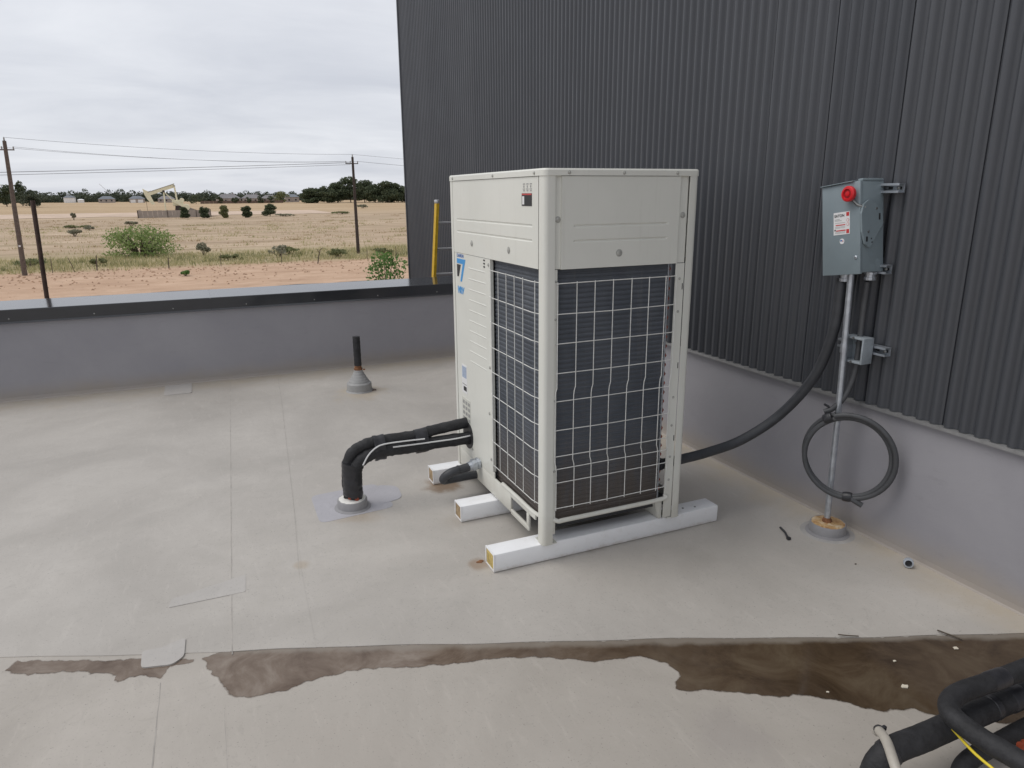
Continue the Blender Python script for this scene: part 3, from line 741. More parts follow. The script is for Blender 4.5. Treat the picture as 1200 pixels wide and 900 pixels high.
# caution print and black sticker on the front panel
for r_ in range(2):
    for c_ in range(3):
        y = 2.822 - c_ * .034; z = 1.698 - r_ * .040
        g = MB().box((UX0 + .0002, y - .022, z - .024), (UX0 + .0016, y, z - .021)); g.box((UX0 + .0002, y - .022, z - .004), (UX0 + .0016, y - .002, z))
        g.box((UX0 + .0003, y - .015, z - .017), (UX0 + .0016, y - .007, z - .008)); g.box((UX0 + .0002, y - .022, z - .031), (UX0 + .0016, y - .004, z - .028))
        g.build('caution_print', 'ink_grey', fp, False)
st = MB().box((UX0 + .0000, 2.732, 1.606), (UX0 + .0016, 2.832, 1.658)).build('sticker', 'ink_black', U, False)
MB().box((UX0 - .0004, 2.806, 1.612), (UX0 + .0002, 2.826, 1.646)).build('sticker_symbol', 'label_white', st, False)
MB().box((UX0 - .0003, 2.734, 1.651), (UX0 + .0002, 2.830, 1.657)).build('sticker_stripe', 'label_red', st, False)
# service panel with pressed ribs
SY0, SY1 = 3.215, UY1 - .052
zs = [.235]; ds = [0]
for i in range(10):
    g = .775 + i * .056
    zs += [g - .005, g, g + .004]; ds += [0, .0016, 0]
zs.append(1.348); ds.append(0)
cols_ = [SY0, SY0 + .06, SY0 + .075, SY1 - .225, SY1 - .21, SY1]; vs = []; fs = []
for z, d in zip(zs, ds):
    for k_, a in enumerate(cols_): vs.append((UX0 + .003 - (d if k_ in (2, 3) else 0), a, z))
n = len(cols_)
for j in range(len(zs) - 1):
    for i in range(n - 1): fs.append((j * n + i, j * n + i + 1, (j + 1) * n + i + 1, (j + 1) * n + i))
svc = MB().add(vs, fs).box((UX0 + .004, SY0, .235), (UX0 + .02, SY0 + .006, 1.348)).build('service_panel', 'unit_paint', U, False)
for y, z in ((3.235, 1.32), (3.235, .80), (3.235, .30), (3.52, .262), (3.25, .55)): screw(svc, (UX0 + .003, y, z), (-1, 0, 0), .006)
for i in range(3): MB().box((UX0 + .0012, 3.282, 1.302 + i * .016), (UX0 + .0032, 3.302, 1.309 + i * .016)).build('vent_slot', 'ink_black', svc)
# maker's mark
FX = UX0 + .0022
text_part('DAIKIN', .026, 'logo_deep_blue', (FX, 3.70, 1.326), (0, -1, 0), (0, 0, 1), 'logo_lettering', svc, .0006, .0, 1.25)
lg = MB().prism([(3.700, 1.318), (3.565, 1.318), (3.628, 1.196), (3.652, 1.196), (3.608, 1.292), (3.700, 1.292)], UX0 + .0016, FX + .0010, 'x').build('logo_mark', 'logo_blue', svc, False)
MB().prism([(3.700, 1.286), (3.640, 1.286), (3.676, 1.220), (3.700, 1.220)], UX0 + .0016, FX + .0010, 'x').build('logo_mark', 'ink_black', svc, False)
text_part('VRV', .052, 'logo_blue', (FX, 3.700, 1.130), (0, -1, .0), (0, -.18, 1), 'logo_lettering', svc, .0006, .0022, 1.05)
lab = MB().box((UX0 + .0016, 3.585, .565), (UX0 + .0036, 3.665, .730)).build('rating_label', 'label_white', svc, False)
MB().box((UX0 + .0008, 3.592, .655), (UX0 + .0018, 3.658, .720)).build('label_print', 'label_pale_blue', lab, False)
MB().box((UX0 + .0008, 3.592, .580), (UX0 + .0018, 3.640, .605)).build('label_print', 'ink_black', lab, False)
MB().box((UX0 + .0008, 3.592, .615), (UX0 + .0018, 3.658, .620)).build('label_print', 'ink_grey', lab, False)
cl = MB().box((UX0 + .0018, 3.540, .395), (UX0 + .0036, 3.675, .535)).build('caution_label', 'unit_dull_paint', svc, False)
for i in range(4):
    for j in range(3):
        if (i, j) == (0, 1): continue
        MB().box((UX0 + .0010, 3.548 + j * .042, .405 + i * .032), (UX0 + .0020, 3.576 + j * .042, .424 + i * .032)).build('label_print', 'ink_grey', cl, False)
# lower pipe cover: plain plate, half-round pipe opening, conduit connector knock-out
lc = MB().box((UX0 + .0035, 3.20, .205), (UX0 + .010, UY1 - .052, .2345), .001, seg=1).build('pipe_cover', 'unit_paint', U)
ho = MB().lathe([(.078, 0), (.078, .006)], (UX0 + .0045, 3.585, .325), 28, Vector((-1, 0, 0))).build('pipe_opening', 'ink_black', svc)
MB().box((UX0 + .0025, 3.50, .150), (UX0 + .0048, 3.63, .200)).build('pipe_opening', 'ink_black', lc)
# base frame
bx0 = UX0 + .002
bf = MB()
bf.box((bx0, 2.985, .104), (bx0 + .012, UY1 - .052, .2035), .003)
bf.box((bx0, 2.700, .186), (bx0 + .012, 2.9845, .2185), .004); bf.box((bx0, 2.772, .096), (bx0 + .012, 2.9845, .1220), .003); bf.box((bx0, 2.772, .1225), (bx0 + .012, 2.796, .1855), .002)
bf.tube(spline([(bx0 + .006, 3.10, .212), (bx0 + .006, 2.90, .214), (bx0 + .006, 2.76, .213), (bx0 + .012, 2.68, .217), (bx0 + .03, 2.63, .222)], 5), .010, 8)
bf.build('base_rail', 'unit_paint', U)
b2 = MB(); b2.tube(spline([(UX0 + .055, UY0 + .012, .216), (UX0 + .080, UY0 + .002, .204), (UX0 + .12, UY0 + .002, .204), (1.65, UY0 + .002, .204), (UX1 - .115, UY0 + .002, .206), (UX1 - .09, UY0 + .008, .222)], 6), .011, 8)
b2.build('base_rail', 'unit_paint', U)
for (a, b) in (((UX0 + .06, UY1 - .014, .11), (UX1 - .06, UY1 - .004, .205)), ((UX1 - .012, UY0 + .07, .11), (UX1 - .002, UY1 - .06, .205))):
    MB().box(a, b, .003).build('base_rail', 'unit_paint', U)
MB().box((UX0 + .035, UY0 + .045, .150), (UX1 - .045, UY1 - .03, .185), .004).build('base_pan', 'dark_core', U)
# L-shaped support at the right foot
MB().prism([(UX1 - .14, .185), (UX1 - .0985, .185), (UX1 - .0985, .094), (UX1 - .115, .094)], UY0 + .02, UY0 + .16, 'y').build('foot_gusset', 'unit_paint', U)
# heat-exchanger coil: wraps round the near corner, leaving a gap at the far right post
def rounded_band(x0, x1, y0, y1, th, r):
    out = [(x1, y0)]
    for k in range(9):
        a = math.pi / 2 * k / 8; out.append((x0 + r - r * math.sin(a), y0 + r - r * math.cos(a)))
    out.append((x0, y1)); inn = [(x0 + th, y1)]
    q = max(r - th, .004)
    for k in range(9):
        a = math.pi / 2 * (8 - k) / 8; inn.append((x0 + th + q - q * math.sin(a), y0 + th + q - q * math.cos(a)))
    inn.append((x1, y0 + th)); return out + inn
cbm = MB(); zc = .186; lv = []
while zc < 1.41:
    lv += [(zc, .0), (zc + .0035, .0030), (zc + .0135, .0030), (zc + .017, .0)]; zc += .022
vs = []; fs = []
for z_, o_ in lv:
    ring = rounded_band(UX0 + .032 - o_, UX1 - .118, UY0 + .040 - o_, 3.22, .055 + o_, .07 + o_); vs += [(a, b, z_) for a, b in ring]
n = len(ring)
for j in range(len(lv) - 1):
    for i in range(n): fs.append((j * n + i, j * n + (i + 1) % n, (j + 1) * n + (i + 1) % n, (j + 1) * n + i))
fs.append(tuple(range(n))); fs.append(tuple((len(lv) - 1) * n + i for i in range(n)))
cbm.add(vs, fs).build('coil', 'coil_fins', U, True, 40)
MB().prism([(UX0 + .20, UY1 - .085), (UX1 - .03, UY1 - .085), (UX1 - .03, UY0 + .30), (UX1 - .085, UY0 + .30), (UX1 - .085, UY1 - .03), (UX0 + .20, UY1 - .03)], .186, 1.42).build('coil', 'coil_fins', U, True, 50)
MB().box((UX1 - .117, UY0 + .036, .186), (UX1 - .110, UY0 + .10, 1.40), .001, seg=1).build('tube_sheet', 'galvanised', U)
mbt = MB()
for i in range(26):
    z = .23 + i * .045; mbt.tube([(UX1 - .11, UY0 + .055, z), (UX1 - .098, UY0 + .055, z + .005), (UX1 - .094, UY0 + .055, z + .011), (UX1 - .098, UY0 + .055, z + .017), (UX1 - .11, UY0 + .055, z + .022)], .0045, 6)
mbt.build('return_bends', 'copper_red', U)
MB().box((UX0 + .02, UY0 + .03, 1.350), (UX1 - .02, UY1 - .03, 1.372), .002, seg=1).build('divider_plate', 'dark_core', U)
MB().box((UX0 + .45, UY0 + .35, .19), (UX1 - .20, UY1 - .2, 1.0), .01).build('compressor_box', 'dark_core', U)
# wire guards
def wires(mbw, pts, r=.0021): mbw.tube(pts, r, 5)
HZ = [1.292, 1.163, 1.035, .905, .778, .645, .522, .461, .395, .270]
side = MB(); gy = UY0 - .002
VX = [1.352, 1.443, 1.531, 1.622, 1.716, 1.807, 1.895, 1.952]
rg = random.Random(2)
for i, z in enumerate(HZ):
    x1 = UX1 - .092
    wires(side, [(UX0 + .056, gy + .008, z - .003), (UX0 + .075, gy + .001, z), (1.62, gy - .001 + rg.uniform(-.001, .001), z + rg.uniform(-.002, .002)), (x1 - .02, gy, z + .002), (x1, gy + .006, z + .006)])
for x in VX:
    pts = []; z = 1.295
    sh = 0.0
    for zz, dx in ((1.298, 0), (.84, 0), (.82, -.006), (.80, -.008), (.50, -.008), (.478, -.002), (.455, 0), (.262, 0)):
        pts.append((x + dx, gy - .0035, zz))
    wires(side, pts)
side.build('wire_guard', 'wire_coat', U)
front = MB(); gx = UX0 - .001
FZ = [1.298, 1.165, 1.041, .915, .788, .666, .541, .414, .284]
for z in FZ:
    wires(front, [(gx + .003, 3.222, z), (gx - .001, 3.195, z - .001), (gx - .001, 2.95, z - .002), (gx, 2.73, z - .005), (gx + .010, 2.675, z - .005), (gx + .018, 2.655, z - .004)])
for y in (3.189, 3.097, 3.000, 2.906, 2.814, 2.690): wires(front, [(gx - .0042, y, 1.302), (gx - .0042, y, .28)])
front.build('wire_guard', 'wire_coat', U)
# top frame, roof sheet, fan outlet with guard
rim = MB()
def rr_path(x0, x1, y0, y1, r, n=6):
    out = []
    for (cx, cy, a0) in ((x1 - r, y1 - r, 0), (x0 + r, y1 - r, 90), (x0 + r, y0 + r, 180), (x1 - r, y0 + r, 270)):
        for k in range(n + 1):
            a = R(a0 + 90 * k / n); out.append((cx + r * math.cos(a), cy + r * math.sin(a)))
    return out
a_ = rr_path(UX0 - .003, UX1 + .003, UY0 - .003, UY1 + .003, .024); b_ = rr_path(UX0 + .030, UX1 - .030, UY0 + .030, UY1 - .030, .012)
a2 = rr_path(UX0 + .002, UX1 - .002, UY0 + .002, UY1 - .002, .022)
n = len(a_); vs = [(x, y, 1.726) for x, y in a_] + [(x, y, 1.748) for x, y in a_] + [(x, y, 1.7545) for x, y in a2] + [(x, y, 1.7545) for x, y in b_] + [(x, y, 1.726) for x, y in b_]
fs = []
for lv in range(5):
    for i in range(n): fs.append((lv * n + i, lv * n + (i + 1) % n, ((lv + 1) % 5) * n + (i + 1) % n, ((lv + 1) % 5) * n + i))
tr = rim.add(vs, fs).build('top_rail', 'unit_paint', U, True, 30)
for x in (1.40, 1.66, 1.93): screw(tr, (x, UY0 - .003, 1.738), (0, -1, 0), .005)
for y in (2.70, 3.15, 3.72): screw(tr, (UX0 - .003, y, 1.738), (-1, 0, 0), .005)
MB().box((UX0 + .031, UY0 + .031, 1.735), (UX1 - .031, UY1 - .031, 1.746)).build('top_plate', 'unit_paint', U)
for fy in (UY0 + .32, UY1 - .32):
    fx = (UX0 + UX1) / 2
    MB().lathe([(.265, 1.7465), (.265, 1.7495), (.25, 1.7497)], (fx, fy, 0), 36).build('fan_outlet', 'ink_black', U)
    g = MB()
    for rr_ in (.06, .10, .14, .18, .22, .26):
        g.tube([(fx + rr_ * math.cos(R(a)), fy + rr_ * math.sin(R(a)), 1.753) for a in range(0, 361, 12)], .0022, 5, False)
    for a in range(0, 360, 45): g.tube([(fx, fy, 1.7535), (fx + .268 * math.cos(R(a)), fy + .268 * math.sin(R(a)), 1.7535)], .0025, 5)
    g.build('fan_guard', 'wire_coat', U)

# ------------------------------------------------------------------ pipe bundle and its roof pocket
def pocket(name, c, r, hgt, ringmat, topmat, label, dome=.008):
    t = empty(name, c, label, 'roof pocket')
    x, y, _ = c
    MB().lathe([(r + .02, .001), (r + .018, .006), (r + .002, .010), (r, hgt - .004), (r - .003, hgt), (r - .010, hgt), (r - .011, hgt - .012), (.01, hgt - .013)], (x, y, 0), 40).build('ring', ringmat, t, True, 40)
    rng = random.Random(3); pr = []
    mb = MB(); n = 40; vs = []; fs = []
    for i in range(7):
        q = (r - .006) * (1 - i / 6.0)
        for k in range(n):
            a = 2 * math.pi * k / n; vs.append((x + q * math.cos(a) * (1 + .03 * math.sin(3 * a + 1) * (i == 0)), y + q * math.sin(a), hgt + .0015 + dome * (i / 6) ** .7 + rng.uniform(-.0012, .0012) + (i == 0) * -.002))
    for i in range(6):
        for k in range(n): fs.append((i * n + k, i * n + (k + 1) % n, (i + 1) * n + (k + 1) % n, (i + 1) * n + k))
    mb.add(vs, fs).build('sealant', topmat, t, True, 60)
    return t
pocket('pitch_pocket', (.615, 3.605, 0), .080, .052, 'pocket_grey', 'sealant_white', 'grey roof pocket with white sealant top under the insulated pipes', .010)
bu = empty('insulated_pipes', (.615, 3.6, .055), 'black insulated pipe bundle bending from the roof pocket into the condenser', 'pipe')
up = spline([(.600, 3.615, .055), (.598, 3.612, .16), (.604, 3.605, .25), (.635, 3.598, .32), (.705, 3.592, .356), (.80, 3.588, .366), (.97, 3.588, .368), (1.10, 3.600, .380), (1.30, 3.612, .392), (1.36, 3.612, .392)], 8)
lo_ = spline([(.632, 3.590, .055), (.634, 3.585, .14), (.640, 3.580, .22), (.665, 3.575, .272), (.74, 3.572, .310), (.84, 3.572, .314), (.98, 3.572, .312), (1.10, 3.574, .314), (1.30, 3.578, .310), (1.36, 3.578, .310)], 8)
rng = random.Random(4)
MB().tube(up, [.031 + rng.uniform(-.0022, .0022) for _ in up], 16).build('pipe', 'foam_black', bu, True, 170)
MB().tube(lo_, [.036 + rng.uniform(-.0022, .0022) for _ in lo_], 16).build('pipe', 'foam_black', bu, True, 170)
def tape(pts, ra, rb, name, seed, jit=.0012, n=20):
    """oval wrap: ra across y, rb along the other normal"""
    pts = [Vector(p) for p in pts]; rng = random.Random(seed); vs = []; fs = []
    for i, p in enumerate(pts):
        t = (pts[min(i + 1, len(pts) - 1)] - pts[max(i - 1, 0)]).normalized(); u = Vector((0, 1, 0)); w = t.cross(u).normalized()
        j = 1 + rng.uniform(-jit, jit) * 20
        for k in range(n):
            a = 2 * math.pi * k / n; vs.append(p + u * math.cos(a) * ra * j + w * math.sin(a) * rb * j)
    for i in range(len(pts) - 1):
        for k in range(n): fs.append((i * n + k, i * n + (k + 1) % n, (i + 1) * n + (k + 1) % n, (i + 1) * n + k))
    fs.append(tuple(range(n))); fs.append(tuple((len(pts) - 1) * n + k for k in range(n)))
    return MB().add(vs, fs).build(name, 'tape_black', bu, True, 40)
tape([(.620 + (.003 if i % 2 else 0), 3.597, .072 + i * .0125) for i in range(16)], .052, .052, 'tape_wrap', 1, .0016)
tape([(.745 + i * .012, 3.58, .330 + i * .0006) for i in range(6)], .040, .072, 'tape_wrap', 2)
tape([(.975 + i * .014, 3.58, .334 + i * .0008) for i in range(6)], .040, .071, 'tape_wrap', 3)
MB().tube(spline([(.672, 3.535, .262), (.705, 3.532, .316), (.75, 3.537, .350), (.80, 3.538, .362), (.90, 3.538, .362), (1.02, 3.538, .358)], 6), .0042, 6).build('control_wire', 'white_wire', bu)
MB().tube(spline([(.84, 3.536, .338), (.95, 3.534, .336), (1.10, 3.534, .334), (1.20, 3.536, .333), (1.33, 3.55, .335)], 6), .0042, 6).build('control_wire', 'white_wire', bu)
MB().tube([(.600, 3.585, .050), (.601, 3.582, .078)], .011, 10).build('copper_pipe', 'copper_red', bu)
MB().tube([(.632, 3.566, .050), (.632, 3.560, .078)], .014, 10).build('copper_pipe', 'copper_red', bu)

# vent pipe with cone boot
vt = empty('vent_pipe', (1.15, 5.97, 0), 'short black pipe rising from a stepped grey cone boot on the roof', 'vent pipe')
MB().lathe([(.118, .001), (.116, .006), (.110, .010), (.108, .012), (.106, .070), (.100, .078), (.090, .082), (.084, .098), (.080, .100), (.072, .118), (.067, .120), (.059, .140), (.054, .142), (.046, .165), (.040, .168), (.036, .190), (.028, .192)], (1.15, 5.97, 0), 40).build('boot', 'boot_grey', vt, True, 25)
MB().lathe([(.036, .186), (.037, .205), (.034, .207)], (1.15, 5.97, 0), 24).build('clamp', 'rust', vt)
MB().tube([(1.15 + .034, 5.935, .196), (1.15 + .052, 5.93, .196)], .006, 8).build('clamp_screw', 'rust', vt)
MB().tube([(1.15, 5.97, .205), (1.15, 5.97, .228), (1.150, 5.97, .23)], .030, 20).build('pipe', 'rust', vt)
rng = random.Random(8)
MB().tube([(1.15, 5.97, .228 + i * .016) for i in range(17)], [.0315 + rng.uniform(-.001, .001) for i in range(17)], 20).build('pipe_wrap', 'foam_black', vt)

# ------------------------------------------------------------------ conduit loop at the condenser front
lp = empty('conduit_loop', (1.29, 3.41, .22), 'short thick grey conduit looping from a silver connector under the condenser', 'conduit')
MB().tube(spline([(1.225, 3.405, .207), (1.18, 3.402, .202), (1.12, 3.402, .193), (1.085, 3.415, .165), (1.09, 3.44, .138), (1.13, 3.46, .128), (1.25, 3.47, .126), (1.45, 3.47, .126), (1.6, 3.46, .126)], 8), .0235, 16).build('conduit', 'conduit_grey', lp, True, 60)
MB().lathe([(.022, 0), (.022, .010), (.033, .011), (.033, .024), (.028, .025), (.028, .034), (.034, .035), (.034, .052), (.027, .058), (.026, .075), (.020, .076)], (1.297, 3.412, .220), 10, Vector((-1, -.06, -.18))).build('connector', 'galvanised', lp, True, 25)
MB().tube([(1.168, 3.402, .2015), (1.160, 3.402, .2005)], .0255, 16).build('band', 'tape_black', lp)

# ------------------------------------------------------------------ disconnect box, its pole, struts and conduits
RB = Matrix.Rotation(R(-8), 3, 'X')
DC = Vector((2.675, 2.381, 1.487))
D = empty('disconnect_box', DC, 'grey electrical disconnect box with round red handle, leaning on the metal wall', 'electrical box')
def dbox(lo, hi, bev=0.0): return MB().box(Vector(lo) + DC, Vector(hi) + DC, bev, RB, DC)
HW, HH = .104, .203
dbox((.012, -HW + .004, -HH + .006), (.150, HW - .004, HH - .003), .003).build('enclosure', 'box_paint', D)
door = dbox((.0, -HW, -HH), (.0135, HW, HH - .001), .003).build('door', 'box_paint', D)
dbox((-.010, -HW + .03, HH - .0005), (.06, HW + .002, HH + .003), .001).build('rain_lip', 'box_paint', D)
dbox((.02, -HW + .004, HH - .002), (.15, -HW + .03, HH + .010), .003).build('hinge_lug', 'box_paint', D)
def dpt(v): return RB @ Vector(v) + DC
# round red handle on its lever arm
hd = MB().lathe([(.012, -.005), (.012, .012), (.031, .013), (.034, .018), (.034, .030), (.030, .035), (.022, .036), (.020, .030), (.012, .029), (.010, .034), (.001, .035)], dpt((-.002, -.066, .150)), 28, RB @ Vector((-1, 0, 0))).build('handle_knob', 'red_plastic', D, True, 35)
MB().lathe([(.0185, .0302), (.0185, .0312), (.0125, .0312)], dpt((-.002, -.066, .150)), 24, RB @ Vector((-1, 0, 0))).build('knob_recess', 'red_dark', hd)
MB().tube([dpt((-.012, -.072, .124)), dpt((-.006, -.094, .100)), dpt((.02, -HW - .010, .085))], .006, 8).build('lever_arm', 'screw_metal', D)
# lever plate on the right flank
poly = [(-.004, .06), (.010, .100), (.040, .118), (.075, .110), (.120, .065), (.128, .015), (.085, -.040), (.055, -.080), (.040, -.088), (.018, -.072), (.000, -.020)]
lpv = [dpt((a, -HW - d, b)) for d in (.002, .012) for a, b in poly]; n = len(poly)
lev = MB().add(lpv, [tuple(range(n)), tuple(range(n, 2 * n))[::-1]] + [(i, i + n, (i + 1) % n + n, (i + 1) % n) for i in range(n)]).build('lever_plate', 'box_paint', D, False)
for a, b, w_, h_ in ((.100, .045, .010, .028), (.022, -.052, .010, .022), (.052, -.050, .005, .006), (.056, -.066, .006, .006)):
    MB().box(Vector((a, -HW - .0128, b - h_ / 2)) + DC, Vector((a + w_, -HW - .0115, b + h_ / 2)) + DC, 0, RB, DC).build('slot', 'ink_black', lev)
for a, b in ((.085, .08), (.035, -.02)): MB().lathe([(.005, 0), (.005, .003), (.002, .004)], dpt((a, -HW - .012, b)), 8, RB @ Vector((0, -1, 0))).build('rivet', 'screw_metal', lev)
# printed label: EATON, red warning bars
lb = dbox((-.0012, -.050, -.022), (.0004, .038, .078)).build('warning_label', 'label_white', door, False)
def lp_(a0, b0, a1, b1, mat, nm='label_print'): dbox((-.0018, a0, b0), (-.0010, a1, b1)).build(nm, mat, lb, False)
ex = RB @ Vector((0, -1, 0)); ey = RB @ Vector((0, 0, 1))
text_part('EATON', .017, 'ink_black', dpt((-.0014, .033, .057)), ex, ey, 'label_lettering', lb, .0004, .0004, .95)
for q in ((.004, .0455, .032, .0475), (-.006, .0405, .032, .042)): lp_(q[0], q[1], q[2], q[3], 'ink_grey')
lp_(-.026, .019, .026, .0235, 'label_red'); lp_(-.028, -.006, .024, -.001, 'label_red'); lp_(.026, -.004, .033, .003, 'ink_black')
for z in (.030, .013, .008, -.0105, -.015): lp_(-.026, z, .03, z + .0012, 'ink_grey')
lp_(-.047, .058, -.032, .075, 'label_red'); lp_(-.047, -.018, -.032, .000, 'label_red')
for z in (.040, .022): MB().lathe([(.007, 0), (.007, .0006)], dpt((-.0012, -.040, z)), 14, RB @ Vector((-1, 0, 0))).build('label_print', 'label_red', lb, False); MB().lathe([(.0055, 0), (.0055, .0009)], dpt((-.0012, -.040, z)), 14, RB @ Vector((-1, 0, 0))).build('label_print', 'label_white', lb, False)
rs = MB().lathe([(.0125, 0), (.0125, .0012)], dpt((.0, -.008, -.052)), 20, RB @ Vector((-1, 0, 0))).build('round_sticker', 'label_white', door, False)
MB().box(Vector((-.0018, -.010, -.052)) + DC, Vector((-.0011, .001, -.046)) + DC, 0, RB, DC).build('sticker_print', 'logo_deep_blue', rs, False)
MB().box(Vector((-.0018, -.016, -.053)) + DC, Vector((-.0011, -.0105, -.049)) + DC, 0, RB, DC).build('sticker_print', 'label_red', rs, False)
MB().lathe([(.008, 0), (.008, .005), (.005, .007)], dpt((.001, -.083, -.128)), 10, RB @ Vector((-1, 0, 0))).build('latch', 'galvanised', door)
for a, b in ((.045, .02), (.095, -.02), (.06, -.04)):
    MB().lathe([(.016, 0), (.016, .0008)], dpt((a + .02, -HW + .004, -.135 + b)), 18, RB @ Vector((0, -1, 0))).build('knockout', 'box_paint', D)
for (a, y, nm) in ((.055, .020, 0), (.105, -.072, 1)):
    MB().lathe([(.026, 0), (.026, -.010), (.021, -.011), (.021, -.022), (.025, -.023), (.025, -.036), (.019, -.038)], dpt((a, y, -HH + .006)), 12).build('connector', 'galvanised', D, True, 25)

def strut(y0, y1, z, x0, label, tilt=0.0):
    t = empty('strut_channel', (x0, (y0 + y1) / 2, z), label, 'bracket')
    rot = Matrix.Rotation(R(tilt), 3, 'X'); pv = (x0, (y0 + y1) / 2, z)
    hgt, dep, th = .041, .038, .003
    mb = MB()
    mb.box((x0, y0, z - hgt / 2), (x0 + dep, y1, z - hgt / 2 + th), 0, rot, pv); mb.box((x0, y0, z + hgt / 2 - th), (x0 + dep, y1, z + hgt / 2), 0, rot, pv)
    mb.box((x0 + dep - th, y0, z - hgt / 2 + th), (x0 + dep, y1, z + hgt / 2 - th), 0, rot, pv)
    mb.box((x0, y0, z - hgt / 2 + th), (x0 + th, y1, z - hgt / 2 + .010), 0, rot, pv); mb.box((x0, y0, z + hgt / 2 - .010), (x0 + th, y1, z + hgt / 2 - th), 0, rot, pv)
    ch = mb.build('channel', 'galvanised', t, False)
    yy = y0 + .012
    while yy < y1 - .02:
        MB().box((x0 + dep - th - .0008, yy, z - .006), (x0 + dep - th - .0002, yy + .022, z + .006), 0, rot, pv).build('slot', 'ink_black', t); yy += .045
    MB().lathe([(.008, 0), (.008, .006), (.004, .008)], (x0 + dep - .012, y0 + .02, z), 6, Vector((-1, 0, 0))).build('bolt', 'screw_metal', t)
strut(2.215, 2.56, 1.668, 2.806, 'galvanised strut rail sticking out beside the top of the disconnect box')
strut(2.225, 2.52, 1.315, 2.806, 'galvanised strut rail behind the bottom of the disconnect box')
strut(2.175, 2.44, .945, 2.806, 'small galvanised strut rail behind the cast junction box')

pocket('pitch_pocket', (2.735, 2.31, 0), .085, .055, 'pocket_grey', 'sealant_amber', 'grey roof pocket with amber sealant at the foot of the steel pole', .006)
sp_ = empty('steel_conduit_pole', (2.727, 2.312, .055), 'straight galvanised steel conduit pole rising from the amber roof pocket to the box', 'pole')
MB().tube([(2.727, 2.312, .045), (2.722, 2.318, .65), (2.716, 2.332, 1.30)], .0145, 16).build('tube', 'galvanised', sp_)
MB().lathe([(.024, .058), (.021, .075), (.015, .082)], (2.727, 2.312, 0), 14).build('rust_collar', 'rust', sp_)
MB().tube([(2.719, 2.325, .925), (2.719, 2.325, .965)], .0175, 14).build('strap', 'galvanised', sp_)
MB().box((2.721, 2.338, .935), (2.806, 2.345, .955)).build('strap_tab', 'galvanised', sp_)

JC = Vector((2.775, 2.295, .943))
J = empty('junction_box', JC, 'small cast grey open junction box on the strut beside the pole', 'junction box')
y0, y1, z0, z1, x0, x1 = 2.236, 2.350, .880, 1.003, 2.735, 2.803
mb = MB()
mb.box((x0, y0, z0), (x1, y0 + .010, z1), .003); mb.box((x0, y1 - .010, z0), (x1, y1, z1), .003); mb.box((x0 + .001, y0 + .009, z0), (x1, y1 - .009, z0 + .010), .002); mb.box((x0 + .001, y0 + .009, z1 - .010), (x1, y1 - .009, z1), .002)
mb.box((x1 - .012, y0 + .009, z0 + .009), (x1 - .0005, y1 - .009, z1 - .009))
mb.build('body', 'cast_grey', J)
MB().lathe([(.013, 0), (.013, .012), (.009, .014)], (x1 - .012, 2.285, .935), 12, Vector((-1, 0, 0))).build('plug', 'cast_grey', J)
MB().lathe([(.007, 0), (.007, .008)], (x1 - .012, 2.315, .965), 8, Vector((-1, 0, 0))).build('screw', 'screw_metal', J)
for z in (z0 + .005, z1 - .005): MB().lathe([(.006, 0), (.006, .004)], (x0 + .001, 2.293, z), 8, Vector((-1, 0, 0))).build('screw', 'screw_metal', J)

fc = empty('flexible_conduit', (2.72, 2.39, 1.25), 'thick dark flexible conduit sagging from the disconnect box down to the condenser', 'conduit')
MB().tube(spline([(2.735, 2.398, 1.262), (2.730, 2.392, 1.20), (2.722, 2.395, 1.027), (2.70, 2.459, .784), (2.62, 2.575, .563), (2.45, 2.649, .427), (2.25, 2.667, .383), (2.07, 2.658, .376), (1.965, 2.668, .366)], 10), .0245, 18).build('conduit', 'conduit_grey', fc, True, 60)
MB().lathe([(.027, 0), (.027, .016), (.031, .017), (.031, .03), (.022, .032)], (1.978, 2.667, .367), 12, Vector((-1, 0, 0))).build('connector', 'tape_black', fc)

# coil of spare cable tied on the pole, with its drop from the box
cb = empty('cable_coil', (2.70, 2.28, .43), 'coil of spare grey cable tied to the steel pole with black tape', 'cable')
MB().tube(spline([(2.783, 2.296, 1.255), (2.782, 2.297, 1.138), (2.772, 2.292, .857), (2.742, 2.304, .72), (2.705, 2.335, .650), (2.675, 2.36, .628)], 8), .0135, 12).build('cable', 'coil_cable', cb, True, 60)
uu = Vector((.52, -.854, 0)); CC = Vector((2.728, 2.236, .440)); nn = Vector((-.854, -.52, 0))
pts = []
for i in range(0, 98):
    a = R(112 + i * 360 * 2.0 / 97); rr_ = .183 + .009 * math.sin(a * .5 + .4) + (.014 * math.sin((i - 48) / 49 * math.pi) if i > 48 else 0)
    pts.append(CC + uu * rr_ * math.cos(a) * 1.04 + Vector((0, 0, 1)) * rr_ * math.sin(a) * 1.08 + nn * (.006 + .034 * (i / 97) + .006 * math.sin(a * 1.5)))
MB().tube(pts, .0122, 12).build('coil_loop', 'coil_cable', cb, True, 60)
for a, seed in ((122, 1), (276, 2)):
    a = R(a); c = CC + uu * .188 * math.cos(a) * 1.04 + Vector((0, 0, 1)) * .188 * math.sin(a) * 1.08 + nn * .022
    td = (-uu * math.sin(a) + Vector((0, 0, 1)) * math.cos(a)).normalized()
    MB().tube([c - td * .020, c - td * .008, c + td * .008, c + td * .020], [.022, .024, .0245, .022], 12).build('tape', 'tape_black', cb)
MB().tube([(2.69, 2.345, .655), (2.672, 2.36, .668)], .006, 6).build('tie_tail', 'tape_black', cb)
e_ = CC + uu * .035 - Vector((0, 0, .215)) + nn * .03
MB().tube([e_ + uu * .0 + Vector((0, 0, .012)), e_ + uu * .055 - Vector((0, 0, .012))], .013, 10).build('cable_end', 'coil_cable', cb)

